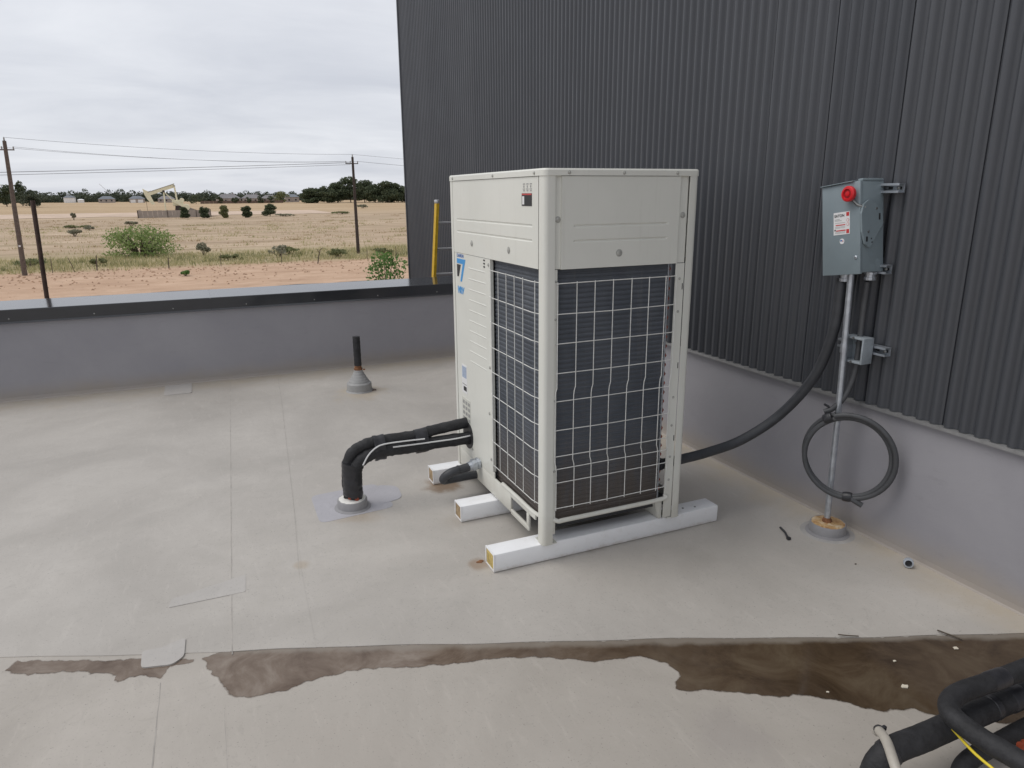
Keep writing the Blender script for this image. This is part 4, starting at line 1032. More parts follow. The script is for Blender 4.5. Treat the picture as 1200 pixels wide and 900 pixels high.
# ------------------------------------------------------------------ small loose things on the roof
zt = empty('cable_tie', (2.52, 2.36, 0), 'black cut-off cable tie lying on the roof near the amber pocket', 'cable tie')
MB().tube(spline([(2.497, 2.330, .010), (2.510, 2.352, .008), (2.530, 2.385, .008), (2.548, 2.435, .008)], 5), .0055, 7).build('strap', 'tape_black', zt)
MB().box((2.488, 2.318, .002), (2.506, 2.335, .016), .003).build('head', 'tape_black', zt)
nu = empty('conduit_nut', (2.786, 1.90, 0), 'loose silver conduit fitting lying on the roof by the wall', 'fitting')
ax = Vector((-.75, -.60, .22)).normalized(); c0 = Vector((2.795, 1.905, .022))
MB().lathe([(.0215, -.014), (.0215, -.006), (.017, -.005), (.017, .004), (.0205, .005), (.0205, .016), (.015, .0165), (.0145, -.002), (.002, -.003)], c0, 14, ax).build('body', 'galvanised', nu, True, 25)
MB().lathe([(.0143, .0005), (.0143, .0012)], c0, 14, ax).build('bore', 'ink_black', nu)
def twig(pts, r, label, mat='dry_twig'):
    t = MB().tube(spline(pts, 4), r, 6).build('twig', mat, None, True, 60, pts[0]); tag(t, label, 'twig')
twig([(2.452, 1.515, .012), (2.468, 1.485, .010), (2.490, 1.440, .008)], .0030, 'dark twig lying across the back edge of the puddle')
twig([(2.085, 1.655, .010), (2.112, 1.637, .009), (2.150, 1.617, .008)], .0022, 'short grey twig at the middle of the puddle edge')
def chip(c, s, mat, label, seed, cat='debris'):
    rng = random.Random(seed); n = 9
    poly = [(c[0] + s * math.cos(6.283 * k / n) * rng.uniform(.5, 1.1), c[1] + s * .7 * math.sin(6.283 * k / n) * rng.uniform(.5, 1.1)) for k in range(n)]
    o = MB().prism(poly, .001, .0025 + s * .10).build('debris_chip', mat, None, False, loc=(c[0], c[1], 0)); tag(o, label, cat)
chip((2.425, 1.42), .013, 'debris_white', 'pale brown-rimmed leaf fragment beside the dark twig in the puddle', 1)
chip((2.062, 1.352), .015, 'debris_white', 'largest white fleck lying in the middle of the puddle', 2)
chip((2.152, 1.462), .008, 'debris_white', 'small white fleck in the puddle, farther from the pipes', 3)
chip((1.80, 1.44), .006, 'debris_white', 'tiny pale speck near the front margin of the puddle', 4)
chip((1.036, 2.755), .020, 'rust', 'rusty leaf scrap on the roof beside the nearest beam', 5)
chip((1.467, 3.066), .010, 'debris_dark', 'dark pebble under the condenser beside the middle beam', 6)
chip((1.255, 5.93), .045, 'fence_brown', 'brown leaf litter beside the grey cone boot', 7)
chip((2.60, 2.02), .008, 'debris_dark', 'tiny dark grit speck on the roof near the silver fitting', 8)

# ------------------------------------------------------------------ foreground refrigerant pipes (bottom right)
def fpipe(name, pts, r, label, seed, joints=(), n=10):
    t = empty(name, pts[0], label, 'pipe'); P = spline(pts, n); rng = random.Random(seed)
    MB().tube(P, [r * (1 + rng.uniform(-.010, .010)) for _ in P], 24).build('insulation', 'foam_black', t, True, 170)
    for i, ext in joints:
        q = P[i]; d = (P[i + 1] - P[i - 1]).normalized()
        MB().tube([q - d * ext, q - d * ext * .8, q + d * ext * .8, q + d * ext], [r * 1.005, r * 1.06, r * 1.06, r * 1.005], 20).build('tape_joint', 'tape_black', t)
    return t
fpipe('insulated_pipe', [(1.575, 1.082, -.01), (1.574, 1.080, .06), (1.590, 1.076, .112), (1.640, 1.071, .138), (1.75, 1.066, .14), (1.95, 1.066, .14), (2.20, 1.064, .14), (2.55, 1.06, .14), (2.80, 1.055, .14), (2.85, 1.055, .14)], .0365, 'long straight black insulated pipe rising from the roof, beige hose across it', 1, ((54, .012), (58, .03), (26, .012)))
fpipe('insulated_pipe', [(2.85, 1.06, .245), (2.5, 1.062, .245), (2.167, 1.062, .24), (1.98, 1.068, .24), (1.90, 1.072, .24), (1.845, 1.066, .239), (1.802, 1.044, .238), (1.777, 1.005, .238), (1.772, .930, .238), (1.785, .840, .238), (1.80, .70, .238), (1.82, .40, .238)], .0285, 'upper black insulated pipe bent back towards the viewer over the others', 2, ((16, .012), (26, .035)))
fpipe('insulated_pipe', [(2.85, 1.02, .075), (2.5, 1.018, .075), (2.138, 1.015, .07), (2.00, 1.010, .07), (1.90, 1.008, .066), (1.855, 1.008, .045), (1.845, 1.008, -.01)], .026, 'lowest short black insulated pipe bending down into the roof at the corner', 3)
hs = empty('beige_hose', (1.60, 1.10, .19), 'beige drain hose crossing the black insulated pipe at the bottom edge', 'hose')
MB().tube(spline([(1.618, 1.118, .166), (1.606, 1.100, .183), (1.575, 1.055, .196), (1.535, 1.00, .19), (1.50, .93, .15), (1.48, .86, .06), (1.47, .80, .01)], 8), .0135, 14).build('hose', 'beige_hose', hs, True, 60)
MB().tube([(1.616, 1.112, .176), (1.610, 1.105, .181)], .0150, 14).build('tie', 'tape_black', hs)
MB().box((1.618, 1.098, .180), (1.630, 1.108, .194), .002).build('tie_head', 'tape_black', hs)
tag(MB().tube(spline([(1.775, 1.01, .205), (1.755, .945, .200), (1.748, .905, .198), (1.745, .86, .196), (1.75, .78, .18)], 6), .0042, 7).build('yellow_wire', 'yellow_wire', None, True, 60, (1.75, .9, .2)), 'thin yellow wire hanging under the bent insulated pipe', 'wire')
rf = empty('copper_fitting', (2.02, .945, .10), 'red copper valve fitting at the bottom right edge', 'fitting')
MB().lathe([(.012, -.03), (.012, -.012), (.020, -.011), (.020, .012), (.012, .013), (.012, .06), (.009, .061)], (2.035, .945, .10), 12, Vector((.9, -.3, -.2))).build('body', 'copper_red', rf, True, 25)
MB().tube([(2.04, .944, .10), (2.20, .90, .07), (2.5, .88, .05), (2.84, .88, .05)], .010, 10).build('tube', 'copper_red', rf)

# ------------------------------------------------------------------ ladder leaning on the parapet
ld = empty('ladder', (2.63, 8.6, -4.3), 'yellow fibreglass ladder leaning on the parapet beside the condenser', 'ladder')
top_l = Vector((2.478, 7.715, 1.575)); bot_l = Vector((2.478, 9.20, -4.28)); dl = (bot_l - top_l).normalized(); wide = Vector((.372, 0, 0))
nrm = Vector((1, 0, 0)).cross(dl).normalized()
for k_ in (0, 1):
    a = top_l + wide * k_; b = bot_l + wide * k_; sgn = 1 if k_ == 0 else -1
    # channel rail: web + two flanges
    def bar(o0, w_, t_):
        vs = []
        for p in (a, b):
            for i, j in ((-1, -1), (1, -1), (1, 1), (-1, 1)):
                vs.append(p + Vector((1, 0, 0)) * (o0[0] + i * w_) + nrm * (o0[1] + j * t_))
        return vs, [(0, 1, 2, 3), (7, 6, 5, 4), (0, 4, 5, 1), (1, 5, 6, 2), (2, 6, 7, 3), (3, 7, 4, 0)]
    r_ = MB(); r_.add(*bar((-.012 * sgn, 0), .003, .038)); r_.add(*bar((.004 * sgn, .0355), .0125, .0025)); r_.add(*bar((.004 * sgn, -.0355), .0125, .0025))
    r_.build('rail', 'ladder_yellow', ld, False)
    MB().box(a + Vector((-.020, -.045, -.015)), a + Vector((.020, .045, .028)), .010).build('end_cap', 'aluminium', ld)
L_ = (bot_l - top_l).length; q = .235
while q < L_ - .1:
    p = top_l + dl * q; MB().tube([p + Vector((-.008, 0, 0)), p + wide + Vector((.008, 0, 0))], .0155, 10).build('rung', 'aluminium', ld); q += .305

# ------------------------------------------------------------------ rusty post just outside the parapet
tag(MB().tube([(-1.585, 9.0, -4.35), (-1.575, 9.0, .60), (-1.547, 9.0, 1.618), (-1.547, 9.0, 1.628)], [.023, .023, .023, .020], 12).build('steel_post', 'rusty_post', None, True, 40, (-1.585, 9.0, -4.3)), 'dark rusty steel pipe post standing just outside the parapet at left', 'post')

# ------------------------------------------------------------------ utility poles and lines
def upole(base, top, r0, r1, mat, label):
    t = empty('utility_pole', base, label, 'utility pole', 'wooden power line poles'); b = Vector(base); a = Vector(top)
    MB().tube([b - Vector((0, 0, .6)), b.lerp(a, .5), a], [r0, (r0 + r1) / 2, r1], 12).build('trunk', mat, t)
    h = a - Vector((0, 0, .65))
    MB().tube([h + Vector((-.75, 0, 0)), h + Vector((.55, 0, 0))], .05, 6).build('crossarm', mat, t)
    for dx in (-.7, -.25, .5):
        MB().lathe([(.03, 0), (.06, .04), (.04, .10), (.06, .14), (.03, .2)], h + Vector((dx, 0, .05)), 10).build('insulator', 'insulator', t)
    MB().lathe([(.03, 0), (.07, .05), (.045, .12), (.06, .17), (.02, .28)], a, 10).build('insulator', 'insulator', t)
    return a, h
aL, hL = upole((-12.95, 67.0, -4.3), (-12.64, 67.0, 5.86), .20, .13, 'pole_wood', 'weathered brown wooden power pole at the far left, leaning left')
mbl = MB().box((-13.12, 66.78, -2.1), (-12.72, 66.80, -1.95)); 
aM, hM = upole((15.42, 75.75, -4.3), (15.44, 75.75, 5.46), .19, .12, 'pole_dark', 'dark wooden power pole standing in the field before the grove')
MB().box((-.0, 0, 0), (.14, .02, .12)).build('pole_tag', 'label_white', [o for o in bpy.data.objects if o.name.startswith('utility_pole')][0])
tg = [o for o in bpy.data.objects if o.name.startswith('pole_tag')][0]
tg.data.transform(Matrix.Translation(Vector((-12.95, 67.0, -4.3)) + Vector((.0, -.215, 2.25)))); 
def span(a, b, sag, r, label):
    a = Vector(a); b = Vector(b); P = [a.lerp(b, i / 16) - Vector((0, 0, sag * 4 * (i / 16) * (1 - i / 16))) for i in range(17)]
    tag(MB().tube(P, r, 5).build('power_line', 'wire_dark', None, True, 60, P[0]), label, 'cable', 'overhead power lines')
span(aL + Vector((0, 0, .25)), aM + Vector((0, 0, .25)), .32, .011, 'topmost overhead wire between the two wooden poles')
span(hL + Vector((-.7, 0, .22)), hM + Vector((-.7, 0, .22)), .42, .010, 'second overhead wire from the top between the two poles')
span(hL + Vector((.5, 0, .22)), hM + Vector((.5, 0, .22)), .46, .010, 'lower of the thin overhead wires between the two poles')
span((-36, 60, 2.75), hM + Vector((-.25, 0, .1)), .15, .020, 'thick low overhead cable sagging left from the dark pole')
span((-36, 60, 2.55), hM + Vector((-.25, 0, -.1)), .15, .016, 'thinner cable just under the thick low overhead cable')
span(aM + Vector((0, 0, .25)), (60, 92, 5.0), .4, .011, 'topmost overhead wire running right from the dark pole')
span(hM + Vector((.5, 0, .22)), (60, 92, 4.3), .5, .014, 'lower overhead wire running right from the dark pole')

# ------------------------------------------------------------------ pumpjack and its fence
PJ = empty('pumpjack', (-7.9, 244, gz(244)), 'cream oil pumpjack nodding behind a tan fence in the field', 'pumpjack')
G = gz(244); Yc = 244.0
def pz(z): return G + z
def beamq(mb, p, q, hw, yw):
    p = Vector(p); q = Vector(q); d = (q - p).normalized(); n_ = Vector((-d.z, 0, d.x)); vs = []
    for e in (p, q):
        for i, j in ((-1, -1), (1, -1), (1, 1), (-1, 1)): vs.append(e + n_ * hw * i + Vector((0, yw * j, 0)))
    mb.add(vs, [(0, 1, 2, 3), (7, 6, 5, 4), (0, 4, 5, 1), (1, 5, 6, 2), (2, 6, 7, 3), (3, 7, 4, 0)])
mb = MB(); beamq(mb, (-12.3, Yc, pz(6.75)), (-4.75, Yc, pz(9.25)), .52, .28)
wb = mb.build('walking_beam', 'pumpjack_cream', PJ, False)
m2 = MB(); beamq(m2, (-12.3, Yc - .02, pz(7.28)), (-4.75, Yc - .02, pz(9.78)), .08, .36); m2.build('beam_flange', 'pumpjack_grey', wb, False)
hp = [(-13.6, 8.4), (-12.9, 7.9), (-11.8, 7.45), (-11.65, 6.4), (-11.2, 5.1), (-10.75, 3.85), (-11.5, 3.7), (-12.6, 5.2), (-13.3, 6.8)]
MB().prism([(x, pz(z)) for x, z in hp], Yc - .3, Yc + .3, 'y').build('horse_head', 'pumpjack_cream', PJ, False)
MB().tube([(-13.0, Yc, pz(4.4)), (-12.95, Yc, pz(0))], .05, 6).build('polished_rod', 'pole_dark', PJ)
MB().tube([(-13.2, Yc - .1, pz(7.6)), (-13.0, Yc - .1, pz(4.4))], .03, 6).build('bridle', 'pole_dark', PJ)
for y in (-.9, .9):
    MB().tube([(-7.95, Yc, pz(7.5)), (-8.05, Yc + y, pz(0))], .18, 8).build('samson_post', 'pumpjack_cream', PJ)
MB().tube([(-7.75, Yc, pz(7.3)), (-4.6, Yc, pz(3.4)), (-4.0, Yc, pz(0.2))], .12, 8).build('back_brace', 'pumpjack_cream', PJ)
MB().lathe([(.35, -.35), (.35, .35)], (-7.95, Yc, pz(7.55)), 14, Vector((0, 1, 0))).build('centre_bearing', 'pole_dark', PJ)
for y in (-.7, .7):
    MB().tube([(-4.85, Yc + y, pz(9.1)), (-4.55, Yc + y, pz(5.0))], .22, 8).build('pitman_arm', 'pumpjack_cream', PJ)
    mb = MB(); beamq(mb, (-5.9, Yc + y * 1.2, pz(5.0)), (-1.9, Yc + y * 1.2, pz(2.6)), .42, .14); mb.build('crank', 'pumpjack_cream', PJ, False)
    MB().lathe([(.95, -.2), (1.0, 0), (.95, .2)], (-2.2, Yc + y * 1.5, pz(2.8)), 18, Vector((0, 1, 0))).build('counterweight', 'pumpjack_cream', PJ)
MB().tube([(-4.85, Yc - .9, pz(9.15)), (-4.85, Yc + .9, pz(9.15))], .28, 10).build('equaliser', 'pumpjack_grey', PJ)
MB().box((-5.9, Yc - .6, pz(3.2)), (-2.9, Yc + .6, pz(5.0)), .35).build('gearbox', 'pumpjack_cream', PJ)
MB().lathe([(.62, -.5), (.66, .5)], (-3.2, Yc - .2, pz(4.9)), 20, Vector((0, 1, 0))).build('belt_guard', 'pumpjack_cream', PJ)
MB().box((-9.5, Yc - 1.1, pz(0)), (.5, Yc + 1.1, pz(.55)), .05).build('skid', 'pumpjack_grey', PJ)
MB().prism([(-5.6, pz(.55)), (-1.6, pz(.55)), (-2.6, pz(3.2)), (-5.2, pz(3.2))], Yc - .8, Yc + .8, 'y').build('pedestal', 'pole_dark', PJ)
MB().prism([(-1.9, pz(3.0)), (3.4, pz(.7)), (3.4, pz(.2)), (-1.9, pz(.2))], Yc + .9, Yc + 1.3, 'y').build('ramp_guard', 'fence_tan', PJ, False)
fn = empty('pumpjack_fence', (-5.5, 236, gz(236)), 'tan board fence in front of the pumpjack', 'fence')
def fence_run(par_, a, b, hgt, bw, mat, postmat, pstep):
    a = Vector((a[0], a[1], 0)); b = Vector((b[0], b[1], 0)); L = (b - a).length; d = (b - a) / L; nn_ = Vector((-d.y, d.x, 0)); q = 0; k_ = 0
    rng = random.Random(int(L * 10))
    while q < L - .01:
        e = min(q + bw * .97, L); o_ = .02 * (k_ % 2); mb = MB(); p = a + d * q; r_ = a + d * e; z = gz(p.y); hh = hgt + rng.uniform(-.05, .05)
        vs = [p + nn_ * o_, r_ + nn_ * o_, r_ + nn_ * (o_ + .03), p + nn_ * (o_ + .03)]
        mb.add([(v_.x, v_.y, z + .03) for v_ in vs] + [(v_.x, v_.y, z + hh) for v_ in vs], [(0, 1, 2, 3), (7, 6, 5, 4), (0, 4, 5, 1), (1, 5, 6, 2), (2, 6, 7, 3), (3, 7, 4, 0)])
        mb.build('fence_panel', mat, par_, False); q += bw; k_ += 1
    q = 0
    while q <= L + .01:
        p = a + d * q - nn_ * .1; MB().tube([(p.x, p.y, gz(p.y) - .2), (p.x, p.y, gz(p.y) + hgt + .15)], .07, 6).build('post', postmat, par_); q += pstep
fence_run(fn, (-15.2, 236), (4.3, 236), 2.1, 1.3, 'fence_tan', 'pole_dark', 7.8)
fence_run(fn, (4.3, 236), (4.3, 249), 2.1, 1.3, 'fence_tan', 'pole_dark', 6.5)
fence_run(fn, (-15.2, 249), (-15.2, 236), 2.1, 1.3, 'fence_tan', 'pole_dark', 6.5)

# ------------------------------------------------------------------ vegetation
for i, (x, y, hgt, w, lab_) in enumerate((
        (-2.75, 229, 3.0, 2.6, 'pointed dark juniper in front of the pumpjack, leftmost of the row'),
        (2.45, 225, 3.1, 2.6, 'second juniper of the row, at the right end of the tan fence'),
        (7.6, 221, 3.4, 2.3, 'lighter green juniper in the middle of the row of five'),
        (13.75, 221, 3.2, 2.6, 'fourth juniper of the row, rounded and dark'),
        (21.0, 232, 3.6, 4.0, 'widest dark juniper at the right end of the row'))):
    tree('juniper', (x, y, gz(y)), hgt, w, lab_, 'tree', 'leaf_olive' if i == 2 else 'leaf_juniper', 40 + i, 3200, .19, .12, .0, 34, 'row of junipers by the pumpjack', .7)
grove = [(69, 474, 9.0, 9.5, 'low tree at the left end of the dark grove'), (78, 470, 10.2, 9, 'second tree from the left in the dark grove'),
         (86, 478, 12.0, 9.5, 'third tree from the left in the dark grove'), (94.5, 478, 15.8, 12, 'tallest tree of the dark grove, left of the power pole'),
         (102, 470, 13.5, 10, 'tree of the dark grove directly behind the dark power pole'), (107, 462, 11.2, 8.5, 'shorter dark tree just right of the power pole'),
         (112.5, 457, 13.0, 10, 'broad tall tree in the right half of the dark grove'), (119, 460, 11.6, 9, 'tree second from the right in the dark grove'),
         (126.5, 462, 10.3, 9.5, 'tree at the right end of the grove beside the metal wall'), (134, 466, 10.0, 10, 'tree of the grove half hidden behind the metal wall')]
for i, (x, y, hgt, w, lab_) in enumerate(grove):
    tree('grove_tree', (x, y, gz(y)), hgt, w * 1.5, lab_, 'tree', 'leaf_dark', 60 + i, 4200, .55, .35, .0, 34, 'dark grove on the horizon')
tree('fir_tree', (-94.5, 478, gz(478)), 11.5, 8.5, 'tall dark tree at the far left edge behind the pole', 'tree', 'leaf_dark', 90, 1800, .45, .3, .03, 18)
tree('fir_tree', (-88.5, 486, gz(486)), 13.5, 7.0, 'tallest spiky tree at far left, just left of the weathered pole', 'tree', 'leaf_dark', 91, 1800, .45, .3, .03, 18, None, 1.6)
tree('round_tree', (-98, 430, gz(430)), 6.0, 8.0, 'low round tree at the left edge in front of the dark trees', 'tree', 'leaf_wood', 92, 1500, .42, .3, .02, 16)
tree('round_tree', (-76.5, 440, gz(440)), 8.5, 12.0, 'rounded olive tree behind the top of the rusty post', 'tree', 'leaf_wood', 93, 2200, .42, .3, .02, 18)
tree('round_tree', (53.5, 506, gz(506)), 7.2, 9.5, 'lone lighter green tree left of the dark grove', 'tree', 'leaf_olive', 94, 1500, .42, .3, .04, 16)
# far wood along the horizon reads as one mass
cs = []; rngw = random.Random(12)
for row in range(3):
    x = -330.0
    while x < 190:
        y = (640 if x < 0 else 610) + row * 22 + rngw.uniform(-9, 9)
        hh = (rngw.uniform(5.4, 8.2) if x < 10 else rngw.uniform(4.6, 7.0)) * (.85 + .14 * row) * (1.25 if rngw.random() < .12 else 1)
        w = rngw.uniform(3.5, 6.5)
        for j in range(3):
            cs.append(((x + rngw.uniform(-w, w) * .6, y + rngw.uniform(-3, 3), gz(y) + hh * (.16 + .26 * j)), (w * (1.05 - .2 * j), 3.5, hh * .30), w * (3 - j * .5)))
        x += rngw.uniform(3.0, 6.5)
V, k_ = leaves(90000, clumps(cs), .75, 5, .3)
tag(raw_mesh('far_woodland', V, k_, 4, 'leaf_wood'), 'long low line of dark trees along the horizon', 'woodland', None, 'stuff')

def shrub(name, c, h, w, n, leaf, mat, label, seed, stems=7, group=None, d=None, low=.45):
    rng = random.Random(seed); b = Vector((c[0], c[1], gz(c[1]) if len(c) < 3 else c[2])); root = empty(name, b, label, 'shrub', group)
    cs = []; mb = MB(); d = d or w
    for i in range(stems):
        a = rng.uniform(0, 6.283); q = rng.uniform(.25, 1) ** .7
        e = b + Vector((math.cos(a) * w / 2 * q * .8, math.sin(a) * d / 2 * q * .8, h * rng.uniform(low, .88) * (1.06 - .35 * q * q)))
        mb.tube([b + Vector((math.cos(a) * .05 * w, math.sin(a) * .05 * w, -.05)), b.lerp(e, .5) + Vector((0, 0, h * .06)), e], [.012 * w + .008, .008 * w + .006, .003 * w + .003], 5)
        s = rng.uniform(.15, .24); cs.append((tuple(e), (w * s, d * s, h * s * .8), s))
    mb.build('stems', 'bark', root)
    V, k_ = leaves(n, clumps(cs), leaf, seed, .4); V[:, 2] = np.maximum(V[:, 2], b.z + .01)
    raw_mesh('foliage', V, k_, 4, mat, root)
shrub('mesquite_bush', (-5.5, 83.5), 3.1, 7.4, 4600, .115, 'leaf_mesquite', 'large bright green mesquite bush in the verge below the pumpjack', 21, 44, low=.10)
shrub('roadside_sapling', (9.6, 40.0), 3.0, 2.5, 700, .10, 'leaf_bright', 'bright green sapling rising above the coping beside the dark wall', 22, 10)
sages = [((7.25, 74.5), 1.4, 2.2, 'leaf_sage', 'grey sage shrub in the verge, right of the mesquite bush'), ((.45, 80.5), 1.5, 1.5, 'leaf_sage', 'thin grey shrub just right of the mesquite bush'),
         ((-18.4, 155), .9, 1.8, 'leaf_sage', 'small dark sage in mid field right of the rusty post'), ((-17.9, 132), 1.3, 2.4, 'leaf_sage', 'tallest sage clump in mid field left of the mesquite bush'),
         ((-12.7, 172.5), 1.2, 2.6, 'leaf_sage', 'round sage shrub in the field below the left end of the tan fence'), ((68, 318), 1.6, 4.8, 'leaf_sage', 'low grey shrub at the far field edge below the grove'),
         ((43.7, 240), 1.0, 6.0, 'leaf_olive', 'flat green weed patch in the field left of the dark pole'), ((-30.4, 228), 2.2, 1.4, 'leaf_sage', 'scraggly upright weed at the edge of the dirt track'),
         ((-13.8, 74), .9, 3.0, 'leaf_olive', 'green weed clump beside the weathered pole'), ((12.6, 71.5), .9, 2.6, 'leaf_olive', 'green weed clump in the verge left of the dark pole'),
         ((-29.0, 112), .9, 3.2, 'leaf_olive', 'low green weed clump at the left, beyond the weathered pole'), ((-22, 168), .7, 4.5, 'leaf_olive', 'flat green weed patch between the posts near the dirt track'),
         ((2.6, 73.5), .7, 1.8, 'leaf_olive', 'small green tuft below the thin grey shrub'), ((-1.2, 60.5), .45, .8, 'leaf_bright', 'tiny green weed alone on the bare sand'),
         ((-8.4, 73), .8, 1.3, 'leaf_olive', 'small green weed at the foot of the mesquite bush'), ((24.5, 226), .9, 6, 'leaf_sage', 'low grey weeds beside the widest juniper'),
         ((8.8, 78), .8, 2.2, 'leaf_olive', 'green clump right of the grey sage in the verge'), ((17.4, 72.0), .8, 2.2, 'leaf_olive', 'green clump just right of the dark pole base'),
         ((78, 215), 1.6, 1.8, 'leaf_olive', 'small green bush in the field near the metal wall')]
for i, (c, hgt, w, mt, lab_) in enumerate(sages):
    shrub('field_shrub', c, hgt, w, 420, .07 + .0007 * c[1], mt, lab_, 200 + i, 9, 'shrubs dotted over the field')
# roadside stakes of an old wire fence
for i, (x, y, hgt, dx, lab_) in enumerate(((-8.1, 68.7, 1.25, .12, 'leaning wooden stake between the rusty post and the mesquite bush'), (-2.57, 67.5, .95, .05, 'short thick stake at the right foot of the mesquite bush'),
        (6.75, 67.7, 1.15, .05, 'thin stake in front of the grey sage shrub'), (9.67, 66.0, 1.25, .35, 'crooked forked stake right of the grey sage shrub'), (14.7, 68.2, 1.0, .03, 'thin stake left of the dark pole base'),
        (1.6, 67.6, 1.1, .03, 'thin stake midway between the mesquite bush and the sage'), (17.6, 68.4, 1.1, .02, 'thin stake nearest to the dark metal wall'), (-11.2, 68.0, 1.15, .04, 'thin stake just right of the rusty post'), (-9.6, 68.0, 1.2, -.35, 'slanted thin stake left of the leaning wooden stake'))):
    b = Vector((x, y, -4.3)); t = MB().tube([b - Vector((0, 0, .2)), b + Vector((dx * .5, 0, hgt * .55)), b + Vector((dx, 0, hgt))], [.055, .05, .04] if i in (0, 1, 3) else [.03, .03, .025], 6)
    if i == 3: t.tube([b + Vector((dx * .7, 0, hgt * .75)), b + Vector((dx - .3, 0, hgt * 1.05))], .03, 5); t.tube([b + Vector((dx, 0, hgt)), b + Vector((dx + .25, 0, hgt * 1.12))], .03, 5)
    tag(t.build('fence_stake', 'dry_twig', None, True, 40, b), lab_, 'stake', 'old fence stakes by the sand strip')
# grass tufts
def tufts(n, xr, yr, hr, wr, mat, seed, name, label, power=1.0):
    rng = np.random.default_rng(seed)
    ncl = max(1, n // 26); cx = rng.uniform(xr[0], xr[1], ncl); cy = yr[0] + (yr[1] - yr[0]) * rng.uniform(0, 1, ncl) ** power
    cx = cx * (cy / cy.mean()) ** .6
    i = rng.integers(0, ncl, n); sp = rng.uniform(.25, 1.6, ncl)[i]
    x = cx[i] + rng.normal(size=n) * sp; y = cy[i] + rng.normal(size=n) * sp * .6
    z = np.array([gz(q) for q in y]); hh = rng.uniform(hr[0], hr[1], n); a = rng.uniform(0, 6.283, n); w = rng.uniform(wr[0], wr[1], n) * (y / 80) ** .5
    lx = rng.normal(size=n) * .35 * hh; ly = rng.normal(size=n) * .35 * hh
    A = np.stack([x - np.cos(a) * w, y - np.sin(a) * w, z], 1); B = np.stack([x + np.cos(a) * w, y + np.sin(a) * w, z], 1); C = np.stack([x + lx, y + ly, z + hh], 1)
    tag(raw_mesh(name, np.stack([A, B, C], 1).reshape(-1, 3), n, 3, mat), label, 'grass', None, 'stuff')
tufts(19000, (-30, 32), (68.5, 84), (.12, .50), (.015, .05), 'grass_blade', 1, 'verge_grass', 'yellow-green grass along the verge behind the sand strip')
tufts(9000, (-70, 70), (86, 235), (.10, .30), (.02, .06), 'grass_dry', 2, 'field_grass', 'dry straw grass scattered over the field', 1.2)
tufts(2600, (-26, 30), (69.5, 79), (.2, .55), (.02, .05), 'leaf_olive', 6, 'verge_weeds', 'green weeds in uneven clumps along the verge')
tufts(5000, (-40, 40), (90, 180), (.15, .45), (.02, .05), 'grass_blade', 3, 'field_weeds', 'green weeds scattered over the near field')
# clods on the sand strip
V = []; rng = np.random.default_rng(9); nC = 900
cx = rng.uniform(-22, 26, nC); cy = 52 + 17 * rng.uniform(0, 1, nC) ** .55; s = rng.uniform(.03, .15, nC)
for x, y, r_ in zip(cx, cy, s):
    t_ = (x, y, -4.3 + r_ * .8); p4 = [(x + r_ * math.cos(a), y + r_ * math.sin(a), -4.31) for a in (0.3, 2.0, 3.6, 5.1)]
    for i in range(4): V += [p4[i], p4[(i + 1) % 4], t_]
tag(raw_mesh('sand_clods', np.array(V), nC * 4, 3, 'clod_soil'), 'brown clods and litter scattered on the bare sand strip', 'clods', None, 'stuff')

# ------------------------------------------------------------------ far houses
def house(c, w, d, hw, hr, wallmat, roofmat, label, nwin=3, doors=0, hip=.25):
    x, y = c; z = gz(y); t = empty('house', (x, y, z), label, 'house')
    wl = MB().box((x - w / 2, y - d / 2, z), (x + w / 2, y + d / 2, z + hw)).build('wall', wallmat, t, False)
    o_ = .4; zz = z + hw
    vs = [(x - w / 2 - o_, y - d / 2 - o_, zz), (x + w / 2 + o_, y - d / 2 - o_, zz), (x + w / 2 + o_, y + d / 2 + o_, zz), (x - w / 2 - o_, y + d / 2 + o_, zz), (x - w / 2 + w * hip, y, zz + hr), (x + w / 2 - w * hip, y, zz + hr)]
    rf_ = MB().add(vs, [(0, 1, 5, 4), (2, 3, 4, 5), (1, 2, 5), (3, 0, 4), (3, 2, 1, 0)]).build('roof', roofmat, t, False)
    if nwin > 3: MB().box((x + w * .18, y - .3, zz + hr * .6), (x + w * .18 + .7, y + .4, zz + hr + .7)).build('chimney', wallmat, rf_, False)
    for i in range(nwin):
        wx = x - w / 2 + w * (i + .5) / nwin
        MB().box((wx - .5, y - d / 2 - .03, z + 1.0), (wx + .5, y - d / 2 + .01, z + 2.1)).build('window', 'glass_dark', t, False)
    for i in range(doors):
        wx = x - w / 2 + w * (i + .5) / max(1, doors)
        MB().box((wx - w * .17, y - d / 2 - .05, z), (wx + w * .17, y - d / 2 + .01, z + hw * .8)).build('garage_door', 'house_white', t, False)
house((-83.5, 622), 6.8, 7, 3.6, 1.6, 'house_white', 'roof_slate', 'white shed with blue-grey roof on the horizon right of the rusty post', 0)
house((-76.0, 618), 3.8, 4, 1.9, .7, 'house_white', 'house_white', 'tiny white outbuilding beside the white shed', 0)
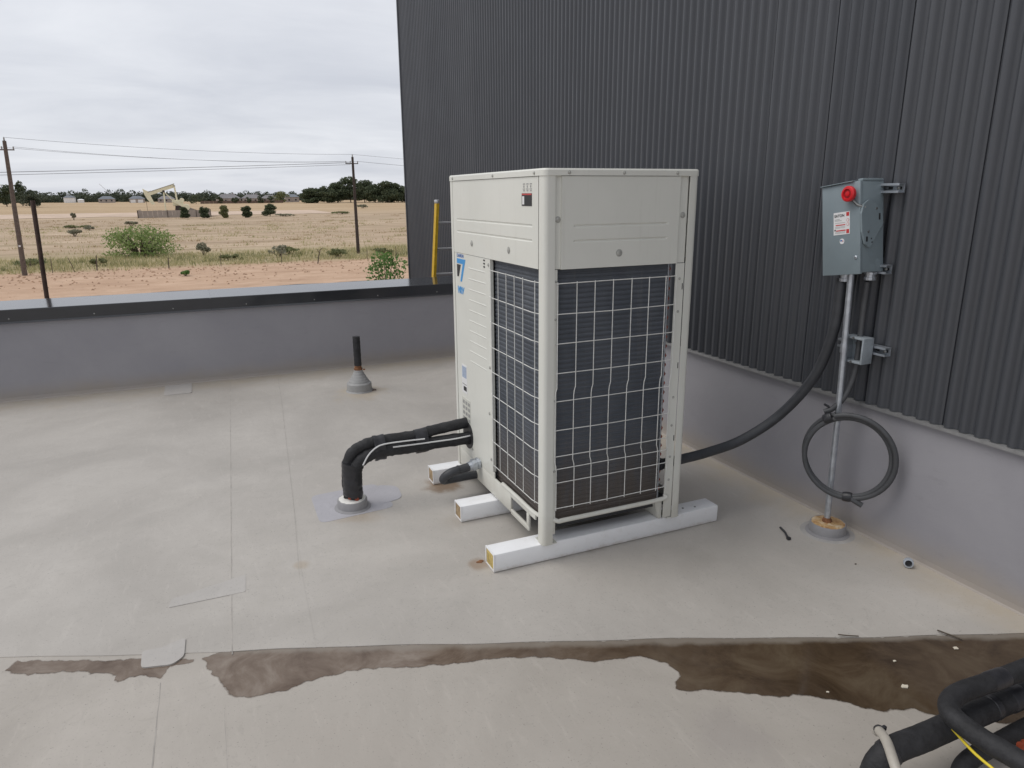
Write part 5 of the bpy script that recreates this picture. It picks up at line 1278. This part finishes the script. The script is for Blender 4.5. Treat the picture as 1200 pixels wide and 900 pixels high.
house((-57, 596), 10, 8, 2.6, 2.0, 'house_brick', 'roof_slate', 'pale grey house on the horizon left of the pumpjack', 3)
house((-36.8, 583), 9.5, 8, 2.7, 2.0, 'house_brick', 'roof_slate', 'house with two white garage doors just left of the horse head', 0, 2)
house((-17.5, 575), 11, 8, 2.4, 2.2, 'house_brick', 'roof_shingle', 'brown-grey house seen under the pumpjack beam', 3)
house((21.5, 520), 15, 10, 3.0, 2.8, 'house_brick', 'roof_shingle', 'long grey-roofed house behind the junipers, leftmost of the row', 4)
house((36.5, 518), 13, 10, 2.9, 2.6, 'house_brick', 'roof_shingle', 'grey-roofed house behind the junipers, middle of the row', 4)
house((48.0, 524), 10, 9, 2.7, 2.2, 'house_brick', 'roof_shingle', 'smaller grey-roofed house left of the lone green tree', 3)
house((63.5, 530), 9, 9, 3.4, 2.0, 'house_brick', 'roof_slate', 'pale house half hidden by the left end of the grove', 2)
hf = empty('boundary_fence', (28, 496, gz(496)), 'long brown boundary fence in front of the far houses', 'fence')
fence_run(hf, (4, 496), (54, 496), 1.7, 2.5, 'fence_brown', 'pole_dark', 10)
for i, (x, lab_) in enumerate(((1.5, 'dark round yard tree at the left end of the boundary fence'), (15.2, 'dark yard tree before the leftmost grey-roofed house'), (24.5, 'dark yard tree second along the boundary fence'), (32.0, 'small dark yard tree before the middle grey-roofed house'), (39.2, 'dark yard tree third along the boundary fence'), (46.0, 'dark yard tree at the right end of the boundary fence'))):
    tree('yard_tree', (x, 490, gz(490)), 4.6 if i else 5.2, 4.2 if i else 6.2, lab_, 'tree', 'leaf_dark', 120 + i, 700, .32, .15, .02, 10, 'yard trees along the boundary fence')
cr_ = empty('distant_crane', (-79.0, 890, gz(890)), 'thin distant crane boom above the far tree line', 'crane')
MB().tube([(-79.5, 890, 3.0), (-90.0, 890, 15.6)], .16, 5).build('boom', 'insulator', cr_)
MB().tube([(-79.5, 890, gz(890)), (-79.5, 890, 4.0)], .25, 6).build('mast', 'insulator', cr_)
print('objects', len(bpy.data.objects), 'siding', cnt, 'end', END)
